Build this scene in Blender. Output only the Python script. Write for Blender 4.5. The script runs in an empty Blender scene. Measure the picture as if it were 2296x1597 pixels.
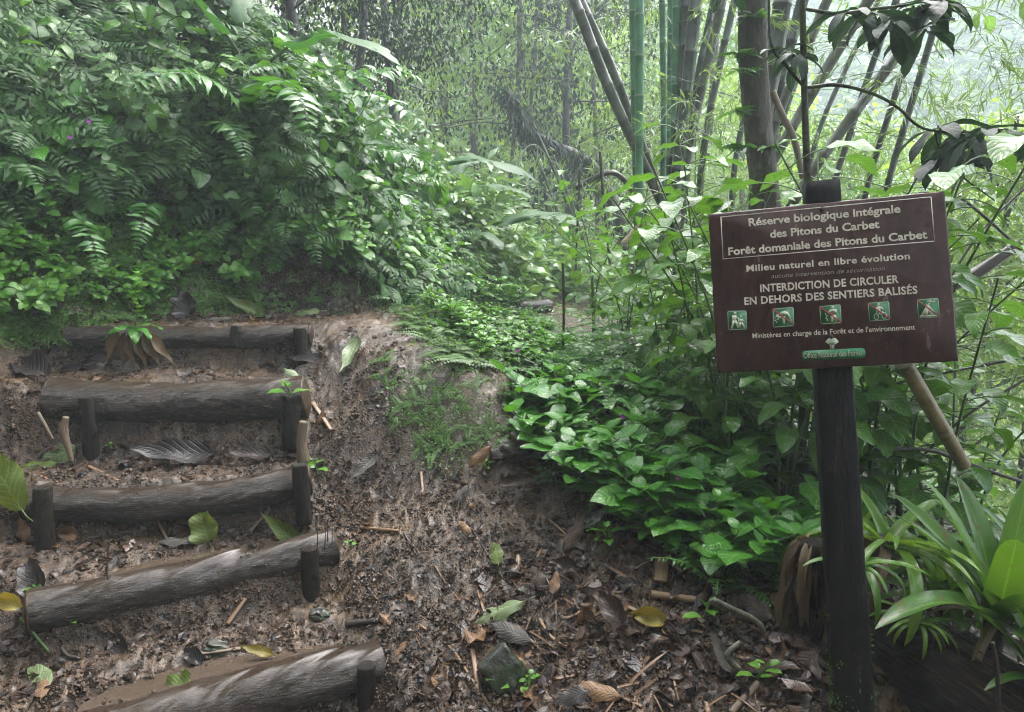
import bpy, math, random
import numpy as np
from mathutils import Vector, Matrix

random.seed(11)
RNG = np.random.default_rng(7)
SC = bpy.context.scene
HAZE = 0.0062
DK = .72
EXPO = 3.1
COL = SC.collection
R = math.radians

# ------------------------------------------------------------------ camera
EYE = np.array([0.0, 0.0, 1.6])
PITCH = R(8.0)
FPX = 1658.0
FWD = np.array([0, math.cos(PITCH), -math.sin(PITCH)])
UPV = np.array([0, math.sin(PITCH), math.cos(PITCH)])
RGT = np.array([1.0, 0, 0])

def ray(u, v):
    return FWD + RGT * ((u - 1148) / FPX) + UPV * ((798.5 - v) / FPX)
def P(u, v, y):
    d = ray(u, v)
    return EYE + d * (y / d[1])
def PD(u, v, depth):
    return EYE + ray(u, v) * depth
def Q(u, v, z):
    d = ray(u, v)
    return EYE + d * ((z - EYE[2]) / d[2])

# ------------------------------------------------------------------ noise
def _hash(ix, iy, s):
    h = (ix * 374761393 + iy * 668265263 + s * 974711) & 0x7fffffff
    h = ((h ^ (h >> 13)) * 1274126177) & 0x7fffffff
    return ((h ^ (h >> 16)) & 0xffff) / 65535.0
def vn(x, y, s=0):
    x = np.asarray(x, float); y = np.asarray(y, float)
    ix = np.floor(x).astype(np.int64); iy = np.floor(y).astype(np.int64)
    fx = x - ix; fy = y - iy
    fx = fx * fx * (3 - 2 * fx); fy = fy * fy * (3 - 2 * fy)
    a = _hash(ix, iy, s); b = _hash(ix + 1, iy, s); c = _hash(ix, iy + 1, s); d = _hash(ix + 1, iy + 1, s)
    return (a * (1 - fx) + b * fx) * (1 - fy) + (c * (1 - fx) + d * fx) * fy * 1.0 - 0.5
def sm(a, b, x):
    t = np.clip((x - a) / (b - a), 0, 1)
    return t * t * (3 - 2 * t)

# ------------------------------------------------------------------ terrain
LOGS = [  # left end x,y ; right end x,y ; top z ; radius ; front, back of the soil ramp
    (-1.95, 1.70, -0.46, 2.41, 0.24, 0.075, -0.10, 0.02),
    (-1.95, 2.20, -0.72, 2.85, 0.46, 0.075, -0.12, 0.02),
    (-2.05, 2.86, -0.88, 3.05, 0.67, 0.072, -0.09, 0.02),
    (-2.14, 3.38, -0.98, 3.44, 1.01, 0.100, -0.20, 0.06),
    (-2.25, 3.84, -1.05, 3.86, 1.23, 0.065, -0.09, 0.02)]
BASE = np.array([(-2.75, 0.0), (-2.5, 3.0), (-2.38, 3.7), (-1.95, 4.15), (-1.0, 4.5), (-0.8, 5.0), (-0.55, 6.0), (-0.25, 8.0), (0.1, 10.0), (0.5, 16.0), (0.5, 60.0)])
_c = []
for u, v, y in [(900,1597,2.15),(1148,1597,2.1),(1500,1597,2.0),(1760,1590,1.93),(900,1440,2.42),(1148,1350,2.5),(1148,1200,2.8),
                (900,1200,2.85),(760,1200,2.95),(1500,1400,2.3),(1500,1250,2.55),(1700,1450,2.12),(1350,1150,2.75),(1148,1090,3.0),
                (1250,1060,3.0),(750,1050,3.2),(740,950,3.4),(740,860,3.6),(760,760,3.85),(780,722,4.05),(900,1035,3.2),(1000,1042,3.15),
                (1120,1035,3.08),(860,840,3.5),(1000,815,3.52),(1100,860,3.4),(900,745,4.0),(1010,705,4.3),(1120,735,4.5),(800,708,4.35),
                (1200,950,3.4),(1300,900,3.8),(1500,930,3.7),(1400,770,5.4),(1700,1100,3.2),(1600,1250,2.6),(1780,1320,2.3),(1760,1000,3.8),
                (2000,1230,3.0),(2200,1560,2.4),(1215,705,7.0),(1235,745,5.8),(1190,662,10.0),(650,705,4.3),(2100,1597,2.3)]:
    _c.append(P(u, v, y))
for q in [(0,0,.12),(-1.5,.3,.1),(1.5,.3,.1),(0,1.2,.12),(-1.2,1.4,.08),(1.2,1.1,.2),(-2.5,3.0,.65),(-2.4,3.7,1.15),(-1.9,4.1,1.24),(-1.0,4.45,1.24),
          (-.75,5.2,1.2),(-.4,6.2,1.1),(-.2,8,1.02),(3,3,.0),(2.6,5,.1),(4,7,-1.4),(6,10,-3),(3.0,9,-.2),(1.6,12,.9),(1.0,16,1.3),(5,16,-3),
          (10,15,-6),(0,25,1.5),(-3,3,.9),(-3,0,.2),(5,2,-.8),(8,4,-3),(6,25,-4),(14,25,-8),(-4,10,1.2),(-8,20,1.5),(0,-4,.0),(6,-4,-1.5),(-6,-4,.4),
          (20,8,-9),(20,-5,-8),(-10,5,1.),(0,40,2.5),(20,40,-9),(-15,40,3),(40,20,-10)]:
    _c.append(np.array(q, float))
_c = np.array(_c)
def _phi(r2):
    return 0.5 * r2 * np.log(r2 + 1e-9)
def _tps(c, lam=2e-3):
    n = len(c); X = c[:, :2]
    K = _phi(((X[:, None] - X[None]) ** 2).sum(-1)) + lam * np.eye(n)
    Pm = np.c_[np.ones(n), X]
    A = np.zeros((n + 3, n + 3)); A[:n, :n] = K; A[:n, n:] = Pm; A[n:, :n] = Pm.T
    return np.linalg.solve(A, np.r_[c[:, 2], 0, 0, 0])
_w = _tps(_c)
def base_h(x, y):
    sh = x.shape; x = np.clip(x.ravel(), -38, 38); y = np.clip(y.ravel(), -5, 40)
    out = np.empty(len(x)); n = len(_c)
    for i in range(0, len(x), 60000):
        a = x[i:i+60000]; b = y[i:i+60000]
        r2 = (a[:, None] - _c[None, :, 0]) ** 2 + (b[:, None] - _c[None, :, 1]) ** 2
        out[i:i+60000] = _phi(r2) @ _w[:n] + _w[n] + _w[n+1] * a + _w[n+2] * b
    return out.reshape(sh)
def bank_s(x, y):
    best = np.full(x.shape, 1e9)
    for (ax, ay), (bx, by) in zip(BASE[:-1], BASE[1:]):
        dx, dy = bx - ax, by - ay
        t = np.clip(((x - ax) * dx + (y - ay) * dy) / (dx * dx + dy * dy), 0, 1)
        best = np.minimum(best, np.hypot(x - ax - t * dx, y - ay - t * dy))
    xb = np.interp(y, BASE[:, 1], BASE[:, 0])
    return np.where(x < xb, best, -best)
def H(x, y, fine=True):
    x = np.asarray(x, float); y = np.asarray(y, float)
    g = base_h(x, y)
    # stairs
    t = 0.06 + 0 * x + 0.02 * (y - 1.7)
    for (xl, yl, xr, yr, zt, r, f, b) in LOGS:
        L = math.hypot(xr - xl, yr - yl)
        s = (-(yr - yl) * (x - xl) + (xr - xl) * (y - yl)) / L
        k = sm(f, b, s + 0.02 * vn(x * 9, y * 9, 5))
        t = t * (1 - k) + (zt - 0.013 - .045 * sm(.0, .05, s) * sm(.30, .12, s) * (r > .0745) * (r < .09) + 0.03 * np.clip(s - .1, 0, .4)) * k
    edge = np.interp(y, [1.5, 2.41, 2.85, 3.05, 3.44, 3.86, 4.2], [-.1, -.46, -.72, -.88, -.98, -1.05, -1.05])
    m = sm(0.06, -0.14, x - edge + 0.05 * vn(x * 6, y * 6, 3)) * sm(4.35, 3.95, y) * sm(1.2, 1.6, y)
    g = g * (1 - m) + t * m
    # bank
    s = bank_s(x, y) + 0.10 * vn(x * 2.1, y * 2.1, 8)
    sp = np.clip(s, 0, None)
    rise = np.where(sp < .6, 1.45 * sp, .87 + 1.02 * (sp - .6))
    rise = np.where(sp > 3.5, .87 + 1.02 * 2.9 + .3 * (sp - 3.5), rise)
    rise = np.minimum(rise, 7) * (1 - .8 * sm(9, 15, y))
    g = g + rise * (1 + .25 * vn(x * .9, y * .9, 2)) + sm(0, .6, sp) * (.50 * vn(x * 1.7, y * 1.7, 4) + .2 * vn(x * 4, y * 4, 6))
    # far valley side
    far = sm(30, 88, np.hypot(x, y) + 0 * x) * sm(-.2, .35, y / (np.hypot(x, y) + 1e-6))
    g = g + far * (40 + 9 * vn(x * .05, y * .05, 21) + 3 * vn(x * .2, y * .2, 22)) 
    rr_ = np.hypot(x, y) + 1e-6
    g = g + sm(3.5, 12, rr_) * sm(.05, .6, -y / rr_ + .25 * (x < 0)) * (11 + 3 * vn(x * .3, y * .3, 33))  # unseen rise behind the camera, added to cut off low sky light
    g = g + 0.035 * vn(x * 3, y * 3, 9) * sm(40, 10, y)
    if fine:
        near = sm(12, 5, np.hypot(x, y))
        g = g + near * (.026 * vn(x * 11, y * 11, 10) + .020 * vn(x * 29, y * 29, 11) + .014 * vn(x * 66, y * 66, 12))
    return g
def Hn(x, y, e=0.05):
    hx = (H(x + e, y, False) - H(x - e, y, False)) / (2 * e)
    hy = (H(x, y + e, False) - H(x, y - e, False)) / (2 * e)
    n = np.stack([-hx, -hy, np.ones_like(hx)], -1)
    return n / np.linalg.norm(n, axis=-1, keepdims=True)
def hit(u, v, ymax=40):
    """first ground point seen through photo pixels u, v (arrays)"""
    u = np.asarray(u, float); v = np.asarray(v, float)
    d = FWD[None] + np.outer((u - 1148) / FPX, RGT) + np.outer((798.5 - v) / FPX, UPV)
    d = d / d[:, 1:2]
    ys = np.geomspace(1.3, ymax, 170)
    X = d[:, 0:1] * ys; Z = EYE[2] + d[:, 2:3] * ys
    h = H(X, np.broadcast_to(ys, X.shape), False)
    below = Z < h
    ok = below.any(1); k = np.argmax(below, 1)
    k = np.clip(k, 1, None)
    i = np.arange(len(u))
    a = Z[i, k-1] - h[i, k-1]; b = h[i, k] - Z[i, k]
    f = np.clip(a / (a + b + 1e-9), 0, 1)
    y = ys[k-1] * (1 - f) + ys[k] * f
    pts = EYE[None] + d * y[:, None]
    pts[:, 2] = H(pts[:, 0], pts[:, 1], True)
    return pts, ok

# ------------------------------------------------------------------ mesh builder
class MB:
    def __init__(self):
        self.V = []; self.F = []; self.UV = []; self.RN = []; self.n = 0
    def add(self, verts, faces, uv=None, rnd=0.5):
        verts = np.asarray(verts, float).reshape(-1, 3); k = len(verts)
        self.V.append(verts)
        for f in (faces if isinstance(faces, list) else [faces]):
            f = np.asarray(f, np.int64)
            if len(f): self.F.append(f + self.n)
        self.UV.append(np.zeros((k, 2)) if uv is None else np.asarray(uv, float).reshape(-1, 2))
        self.RN.append(np.full(k, rnd) if np.isscalar(rnd) else np.asarray(rnd, float))
        self.n += k
    def arrays(self):
        return (np.concatenate(self.V), self.F, np.concatenate(self.UV), np.concatenate(self.RN))
    def merge(self, other, mats, rn=None):
        """append transformed copies (list of 4x4) of another builder"""
        V, F, UV, RN = other.arrays()
        M = np.asarray(mats); N = len(M); k = len(V)
        if N == 0: return
        W = np.einsum('nij,kj->nki', M[:, :3, :3], V) + M[:, None, :3, 3]
        off = (np.arange(N) * k)[:, None, None]
        faces = [(f[None] + off).reshape(-1, f.shape[1]) for f in F]
        r = np.clip(RN[None] * .6 + RNG.random((N, 1)) * .4, 0, 1)
        self.add(W.reshape(-1, 3), faces, np.tile(UV, (N, 1)), r.reshape(-1))
    def mesh(self, name, mat, smooth=True):
        V, F, UV, RN = self.arrays()
        me = bpy.data.meshes.new(name)
        me.vertices.add(len(V)); me.vertices.foreach_set('co', V.astype(np.float32).ravel())
        li = np.concatenate([f.ravel() for f in F]); tot = np.concatenate([np.full(len(f), f.shape[1]) for f in F])
        st = np.concatenate([[0], np.cumsum(tot)[:-1]])
        me.loops.add(len(li)); me.loops.foreach_set('vertex_index', li.astype(np.int32))
        me.polygons.add(len(tot)); me.polygons.foreach_set('loop_start', st.astype(np.int32))
        me.polygons.foreach_set('loop_total', tot.astype(np.int32))
        if smooth: me.polygons.foreach_set('use_smooth', np.ones(len(tot), bool))
        a = me.attributes.new('luv', 'FLOAT_VECTOR', 'POINT')
        a.data.foreach_set('vector', np.c_[UV, np.zeros(len(UV))].astype(np.float32).ravel())
        a = me.attributes.new('rnd', 'FLOAT', 'POINT'); a.data.foreach_set('value', RN.astype(np.float32))
        me.update(calc_edges=True)
        for m in (mat if isinstance(mat, (list, tuple)) else [mat]): me.materials.append(m)
        return me
    def build(self, name, mat, parent=None, smooth=True):
        o = bpy.data.objects.new(name, self.mesh(name, mat, smooth)); COL.objects.link(o)
        if parent is not None: o.parent = parent
        return o

def unit(a):
    a = np.asarray(a, float)
    return a / (np.linalg.norm(a, axis=-1, keepdims=True) + 1e-12)

def tube(mb, pts, rad, n=8, rnd=0.5, rough=0.0, cap=True, seed=0, flat=1.0, roughscale=6.0):
    pts = np.asarray(pts, float); m = len(pts)
    rad = np.full(m, rad) if np.isscalar(rad) else np.asarray(rad, float)
    T = unit(np.gradient(pts, axis=0))
    a = np.array([0, 0, 1.0]) if abs(T[0][2]) < .9 else np.array([1.0, 0, 0])
    X = unit(np.cross(T[0], a)); Xs = []
    for i in range(m):
        X = unit(X - T[i] * np.dot(X, T[i])); Xs.append(X)
    Xs = np.array(Xs); Ys = np.cross(T, Xs)
    L = np.r_[0, np.cumsum(np.linalg.norm(np.diff(pts, axis=0), axis=1))]
    th = np.linspace(0, 2 * math.pi, n, endpoint=False)
    rr = rad[:, None] * np.ones((1, n))
    if rough > 0:
        cx = np.cos(th)[None] * 1.6; sy = np.sin(th)[None] * 1.6
        rr = rr * (1 + rough * (vn(L[:, None] * roughscale + cx + seed * 7.3, sy + L[:, None] * 2.1 + seed, 31)
                                + .5 * vn(L[:, None] * roughscale * 4 + cx * 3 + seed, sy * 3 + 11, 32)))
    V = pts[:, None] + rr[..., None] * (np.cos(th)[None, :, None] * Xs[:, None] + flat * np.sin(th)[None, :, None] * Ys[:, None])
    uv = np.stack([np.broadcast_to(th / 6.283, (m, n)), np.broadcast_to(L[:, None], (m, n))], -1)
    i = np.arange(m - 1)[:, None] * n; j = np.arange(n)[None]
    j2 = (j + 1) % n
    F = np.stack([i + j, i + j2, i + n + j2, i + n + j], -1).reshape(-1, 4)
    fs = [F]
    if cap:
        fs += [np.arange(n)[::-1][None], (np.arange(n) + (m - 1) * n)[None]]
    mb.add(V.reshape(-1, 3), fs, uv.reshape(-1, 2), rnd)

def curve(pts, n=24):
    """smooth curve through points"""
    p = np.asarray(pts, float); m = len(p)
    t = np.linspace(0, m - 1, n)
    out = []
    q = np.vstack([2 * p[0] - p[1], p, 2 * p[-1] - p[-2]])
    for a in t:
        i = min(int(a), m - 2); f = a - i
        p0, p1, p2, p3 = q[i], q[i+1], q[i+2], q[i+3]
        out.append(.5 * ((2*p1) + (-p0+p2)*f + (2*p0-5*p1+4*p2-p3)*f*f + (-p0+3*p1-3*p2+p3)*f**3))
    return np.array(out)

def box(mb, c, s, rot=None, rnd=.5):
    v = np.array([[x, y, z] for x in (-.5, .5) for y in (-.5, .5) for z in (-.5, .5)]) * np.asarray(s)
    if rot is not None: v = v @ np.asarray(rot).T
    f = [[0,1,3,2],[4,6,7,5],[0,4,5,1],[2,3,7,6],[0,2,6,4],[1,5,7,3]]
    mb.add(v + np.asarray(c), np.array(f), None, rnd)

# leaf templates: x across (-1..1 times half width), y along 0..1, z up
def W_shape(kind, t):
    if kind == 'ovate': return np.sin(np.pi * t ** .72) ** .85
    if kind == 'ellip': return np.sin(np.pi * t) ** .8 * (1 - .12 * t)
    if kind == 'lance': return np.sin(np.pi * t ** .6) ** 1.15
    if kind == 'heart': return np.clip(np.sin(np.pi * np.clip(t * .93 + .07, 0, 1) ** .55), 0, 1) ** .8
    if kind == 'strap': return np.clip(1.05 - .35 * t - .7 * t ** 7, 0, 1) * sm(0, .04, t + .03)
    if kind == 'obov': return np.sin(np.pi * t ** 1.4) ** .8 + .12 * (1 - t)
    if kind == 'saw': return np.sin(np.pi * (t * .96 + .02) ** .62) ** .9
    if kind == 'banana': return np.clip(np.sin(np.pi * (t * .98 + .01)) ** .42, 0, 1)
    return np.ones_like(t)
def leaf_t(kind, seg=6, droop=.5, fold=.15, wave=.05, asp=.45, saw=0.0, seed=0, twist=0.0, curl=0.0):
    rs = np.random.default_rng(seed + 100)
    t = np.linspace(0, 1, seg + 1)
    w = W_shape(kind, t) * asp * .5
    if saw:
        w = w * (1 - saw * (np.arange(seg + 1) % 2))
    w[-1] = min(w[-1], .004); 
    ang = -droop * t + rs.normal() * .05
    y = np.r_[0, np.cumsum(np.cos(ang[:-1]))] / seg; z = np.r_[0, np.cumsum(np.sin(ang[:-1]))] / seg
    V = []; UV = []
    wl = wave * asp * np.sin(t * 14 + rs.random() * 6); wr = wave * asp * np.sin(t * 13 + rs.random() * 6)
    cols = (-1, 0, 1) if not curl else (-1, -.5, 0, .5, 1)
    for i in range(seg + 1):
        nrm = np.array([0, -math.sin(ang[i]), math.cos(ang[i])])
        for c in cols:
            lift = fold * abs(c) * w[i] * 1.2 + (wl[i] if c < 0 else wr[i]) * abs(c) - curl * w[i] * c * c
            tw = twist * t[i]
            V.append(np.array([c * w[i] * math.cos(tw), y[i], z[i] + c * w[i] * math.sin(tw)]) + nrm * lift)
            UV.append((c, t[i]))
    k = len(cols)
    F = [[i*k+j, i*k+j+1, (i+1)*k+j+1, (i+1)*k+j] for i in range(seg) for j in range(k-1)]
    return np.array(V), np.array(F), np.array(UV)
def leaves(mb, tmpls, Pp, D, N, L, Wd=1.0, rnd=None):
    """place leaves: tmpls list of templates; Pp,D,N (n,3); L (n,)"""
    Pp = np.asarray(Pp, float).reshape(-1, 3); n = len(Pp)
    if n == 0: return
    D = unit(np.broadcast_to(D, (n, 3))); N = np.broadcast_to(N, (n, 3))
    X = unit(np.cross(D, N)); N = np.cross(X, D)
    L = np.broadcast_to(L, (n,)).astype(float); Wd = np.broadcast_to(Wd, (n,)).astype(float)
    rnd = RNG.random(n) if rnd is None else np.broadcast_to(rnd, (n,))
    which = RNG.integers(0, len(tmpls), n)
    for ti, (V, F, UV) in enumerate(tmpls):
        s = np.where(which == ti)[0]
        if len(s) == 0: continue
        W = Pp[s][:, None] + L[s][:, None, None] * (V[None, :, 0:1] * (Wd[s][:, None, None] * X[s][:, None]) + V[None, :, 1:2] * D[s][:, None] + V[None, :, 2:3] * N[s][:, None])
        off = (np.arange(len(s)) * len(V))[:, None, None]
        mb.add(W.reshape(-1, 3), (F[None] + off).reshape(-1, 4), np.tile(UV, (len(s), 1)), np.repeat(rnd[s], len(V)))

# ------------------------------------------------------------------ materials
def nodes(name):
    m = bpy.data.materials.new(name); m.use_nodes = True
    nt = m.node_tree; nt.nodes.clear()
    return m, nt
class NT:
    def __init__(s, nt): s.nt = nt
    def n(s, t, **k):
        nd = s.nt.nodes.new(t)
        for a, b in k.items():
            if a.startswith('i_'):
                nd.inputs[a[2:].replace('_', ' ')].default_value = b
            else: setattr(nd, a, b)
        return nd
    def l(s, a, b): s.nt.links.new(a, b)
    def math(s, op, a, b=None, c=None):
        nd = s.n('ShaderNodeMath', operation=op)
        for i, x in enumerate((a, b, c)):
            if x is None: continue
            if hasattr(x, 'node'): s.l(x, nd.inputs[i])
            else: nd.inputs[i].default_value = x
        return nd.outputs[0]
    def noise(s, vec, scale, detail=3, rough=.55):
        nd = s.n('ShaderNodeTexNoise'); nd.inputs['Scale'].default_value = scale; nd.inputs['Detail'].default_value = detail
        nd.inputs['Roughness'].default_value = rough
        if vec is not None: s.l(vec, nd.inputs['Vector'])
        return nd.outputs['Fac']
    def ramp(s, fac, stops):
        nd = s.n('ShaderNodeValToRGB'); el = nd.color_ramp.elements
        while len(el) < len(stops): el.new(.5)
        for e, (p, c) in zip(el, stops):
            e.position = p; e.color = tuple(c) + (1,) if len(c) == 3 else c
        s.l(fac, nd.inputs[0]); return nd.outputs[0]
    def mix(s, fac, a, b, mode='MIX'):
        nd = s.n('ShaderNodeMix', data_type='RGBA', blend_type=mode)
        for sock, x in ((nd.inputs[0], fac), (nd.inputs[6], a), (nd.inputs[7], b)):
            if hasattr(x, 'node'): s.l(x, sock)
            elif isinstance(x, (int, float)): sock.default_value = x
            else: sock.default_value = tuple(x) + (1,)
        return nd.outputs[2]
    def out(s, sh):
        o = s.n('ShaderNodeOutputMaterial'); s.l(sh, o.inputs['Surface'])
def setv(b, k, v):
    if k in b.inputs: b.inputs[k].default_value = v

def leaf_mat(name, dark, light, rough=.28, transl=.3, tcol=None, veins=7.0, bump=.5, spot=None, spotamt=.0, coat=.25):
    dark = [c * DK for c in dark]; light = [c * DK for c in light]
    m, nt = nodes(name); k = NT(nt)
    at = k.n('ShaderNodeAttribute', attribute_name='luv'); rn = k.n('ShaderNodeAttribute', attribute_name='rnd')
    oi = k.n('ShaderNodeObjectInfo'); tc = k.n('ShaderNodeTexCoord')
    sx = k.n('ShaderNodeSeparateXYZ'); k.l(at.outputs['Vector'], sx.inputs[0])
    au = k.math('ABSOLUTE', sx.outputs[0])
    f = k.math('ADD', k.math('MULTIPLY', rn.outputs['Fac'], .75), k.math('MULTIPLY', oi.outputs['Random'], .25))
    col = k.ramp(f, [(0, dark), (.55, [(a + b) * .5 for a, b in zip(dark, light)]), (1, light)])
    ph = k.math('SUBTRACT', k.math('MULTIPLY', sx.outputs[1], veins), k.math('MULTIPLY', au, veins * .25))
    v = k.math('ABSOLUTE', k.math('SUBTRACT', k.math('FRACT', ph), .5))       # 0 at vein
    vein = k.math('SUBTRACT', 1, k.math('SMOOTH_MIN', k.math('MULTIPLY', v, 4.0), 1.0, .3))
    rib = k.math('LESS_THAN', au, .07)
    col = k.mix(k.math('MULTIPLY', rib, .35), col, [c * 1.8 + .02 for c in light])
    col = k.mix(k.math('MULTIPLY', k.math('MAXIMUM', vein, 0), .18), col, [c * 1.5 + .01 for c in light])
    if spot is not None:
        nz = k.noise(tc.outputs['Object'], 22, 4, .65)
        nd = k.math('GREATER_THAN', nz, 1 - spotamt)
        col = k.mix(nd, col, spot)
    b = k.n('ShaderNodeBsdfPrincipled'); k.l(col, b.inputs['Base Color'])
    nr = k.noise(tc.outputs['Object'], 9, 2)
    k.l(k.math('ADD', k.math('MULTIPLY', nr, .25), rough - .1), b.inputs['Roughness']); setv(b, 'Specular IOR Level', .38)
    setv(b, 'Coat Weight', coat); setv(b, 'Coat Roughness', .12)
    if bump:
        hgt = k.math('ADD', k.math('MULTIPLY', vein, -.6), k.noise(tc.outputs['Object'], 60, 2))
        bp = k.n('ShaderNodeBump'); bp.inputs['Strength'].default_value = bump; bp.inputs['Distance'].default_value = .004
        k.l(hgt, bp.inputs['Height']); k.l(bp.outputs[0], b.inputs['Normal'])
    if transl:
        t = k.n('ShaderNodeBsdfTranslucent')
        tcn = k.mix(.5, col, tcol or (light[0] * 2.2, light[1] * 2.0, light[2] * .8), 'MIX'); k.l(tcn, t.inputs['Color'])
        mx = k.n('ShaderNodeMixShader'); mx.inputs[0].default_value = transl
        k.l(b.outputs[0], mx.inputs[1]); k.l(t.outputs[0], mx.inputs[2]); k.out(mx.outputs[0])
    else: k.out(b.outputs[0])
    return m

def rock_mat(name, stops, scale=8, rough=(.3, .7), bump=.5, dist=.01, stretch=(1, 1, 1), moss=None, mossamt=.5, coord='Object', coat=0.0, zmoss=None, worn=None):
    m, nt = nodes(name); k = NT(nt)
    if coord == 'luv':
        src = k.n('ShaderNodeAttribute', attribute_name='luv').outputs['Vector']
    else: src = k.n('ShaderNodeTexCoord').outputs['Object']
    mp = k.n('ShaderNodeMapping'); mp.inputs['Scale'].default_value = stretch; k.l(src, mp.inputs[0])
    vec = mp.outputs[0]
    n1 = k.noise(vec, scale, 6, .65); n2 = k.noise(vec, scale * 5, 4, .6)
    col = k.ramp(k.math('ADD', k.math('MULTIPLY', n1, .65), k.math('MULTIPLY', n2, .35)), stops)
    obj = k.n('ShaderNodeTexCoord').outputs['Object']
    if moss is not None:
        nm = k.math('ADD', k.math('MULTIPLY', k.noise(obj, 7, 5, .7), .7), k.math('MULTIPLY', k.noise(obj, 60, 3, .6), .3))
        if zmoss is not None:
            sx = k.n('ShaderNodeSeparateXYZ'); k.l(obj, sx.inputs[0])
            z = k.math('MULTIPLY', k.math('SUBTRACT', zmoss, sx.outputs[2]), .45)
            nm = k.math('ADD', nm, k.math('MINIMUM', z, .2))
        mk = k.ramp(nm, [(1 - mossamt - .04, (0, 0, 0)), (1 - mossamt + .06, (1, 1, 1))])
        col = k.mix(mk, col, moss)
    if worn is not None:
        wa = k.n('ShaderNodeAttribute', attribute_name='rnd').outputs['Fac']
        wm = k.math('ADD', wa, k.math('MULTIPLY', k.math('SUBTRACT', k.noise(vec, scale * 1.6, 5, .7), .5), 1.8))
        col = k.mix(k.ramp(wm, [(.45, (0, 0, 0)), (1.0, (.9, .9, .9))]), col, k.ramp(n2, [(.4, [c * .35 for c in worn]), (.6, worn)]))
    b = k.n('ShaderNodeBsdfPrincipled'); k.l(col, b.inputs['Base Color']); setv(b, 'Specular IOR Level', .5 if coat else .25)
    nr = k.noise(obj, 11, 3)
    k.l(k.ramp(nr, [(.35, (rough[0],) * 3), (.65, (rough[1],) * 3)]), b.inputs['Roughness'])
    setv(b, 'Coat Weight', coat); setv(b, 'Coat Roughness', .17)
    bp = k.n('ShaderNodeBump'); bp.inputs['Strength'].default_value = bump; bp.inputs['Distance'].default_value = dist
    k.l(k.math('ADD', n1, k.math('MULTIPLY', n2, .5)), bp.inputs['Height']); k.l(bp.outputs[0], b.inputs['Normal'])
    k.out(b.outputs[0]); return m

def plain(name, col, rough=.5, noise=0.0, scale=20, col2=None, bump=0, spec=.5):
    m, nt = nodes(name); k = NT(nt)
    b = k.n('ShaderNodeBsdfPrincipled'); setv(b, 'Roughness', rough); setv(b, 'Specular IOR Level', spec)
    tc = k.n('ShaderNodeTexCoord').outputs['Object']
    nz = k.noise(tc, scale, 4, .6)
    c2 = col2 or [c * .6 for c in col]
    k.l(k.ramp(nz, [(.5 - .25, c2), (.5 + .1, col)]), b.inputs['Base Color'])
    if bump:
        bp = k.n('ShaderNodeBump'); bp.inputs['Strength'].default_value = bump; bp.inputs['Distance'].default_value = .003
        k.l(nz, bp.inputs['Height']); k.l(bp.outputs[0], b.inputs['Normal'])
    k.out(b.outputs[0]); return m

def ground_mat():
    m, nt = nodes('wet_mud'); k = NT(nt)
    obj = k.n('ShaderNodeTexCoord').outputs['Object']
    ms = k.n('ShaderNodeAttribute', attribute_name='rnd').outputs['Fac']   # 0 mud .. 1 mossy soil
    n1 = k.noise(obj, 2.2, 5, .6); n2 = k.noise(obj, 26, 6, .7); n3 = k.noise(obj, 120, 3, .6)
    f = k.math('ADD', k.math('MULTIPLY', n1, .4), k.math('ADD', k.math('MULTIPLY', n2, .4), k.math('MULTIPLY', n3, .2)))
    col = k.ramp(f, [(.36, (.007, .0042, .0025)), (.46, (.034, .021, .012)), (.54, (.092, .056, .031)), (.66, (.18, .12, .072))])
    soil = k.ramp(f, [(.34, (.014, .010, .006)), (.5, (.06, .038, .021)), (.62, (.13, .085, .05))])
    col = k.mix(k.math('MINIMUM', k.math('MULTIPLY', ms, 1.6), 1.0), col, soil)
    nm = k.math('ADD', k.math('MULTIPLY', k.noise(obj, 9, 5, .7), .6), k.math('MULTIPLY', ms, .35))
    mk = k.ramp(nm, [(.55, (0, 0, 0)), (.68, (1, 1, 1))])
    col = k.mix(k.math('MULTIPLY', mk, .8), col, (.022, .045, .012))
    b = k.n('ShaderNodeBsdfPrincipled'); k.l(col, b.inputs['Base Color'])
    setv(b, 'Coat Weight', .15); setv(b, 'Coat Roughness', .12)
    k.l(k.ramp(k.noise(obj, 7, 5, .65), [(.42, (.10,) * 3), (.62, (.38,) * 3)]), b.inputs['Roughness'])
    bp = k.n('ShaderNodeBump'); bp.inputs['Strength'].default_value = .8; bp.inputs['Distance'].default_value = .012
    k.l(k.math('ADD', k.math('MULTIPLY', n2, 1.2), k.math('MULTIPLY', n3, .7)), bp.inputs['Height']); k.l(bp.outputs[0], b.inputs['Normal'])
    k.out(b.outputs[0]); return m

M = {}
M['ground'] = ground_mat()
M['herb'] = leaf_mat('wet_green_leaf', (.025, .13, .014), (.12, .38, .035), rough=.3, transl=.25, veins=8, bump=.7)
M['herb2'] = leaf_mat('bright_green_leaf', (.05, .20, .02), (.18, .44, .04), rough=.3, transl=.3, veins=7, bump=.4)
M['shrub'] = leaf_mat('shrub_leaf', (.04, .15, .02), (.15, .36, .04), rough=.28, transl=.28, veins=9, bump=.6, spot=(.25, .2, .04), spotamt=.24)
M['vine'] = leaf_mat('vine_leaf', (.008, .055, .010), (.12, .33, .035), rough=.28, transl=.3, veins=5, bump=.4)
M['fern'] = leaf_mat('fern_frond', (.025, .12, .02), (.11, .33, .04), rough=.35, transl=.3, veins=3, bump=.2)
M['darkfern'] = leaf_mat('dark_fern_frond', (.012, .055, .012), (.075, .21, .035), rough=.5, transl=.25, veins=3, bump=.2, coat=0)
M['dark'] = leaf_mat('dark_tree_leaf', (.006, .022, .012), (.022, .06, .026), rough=.5, transl=.25, veins=6, bump=.4, coat=0)
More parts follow.
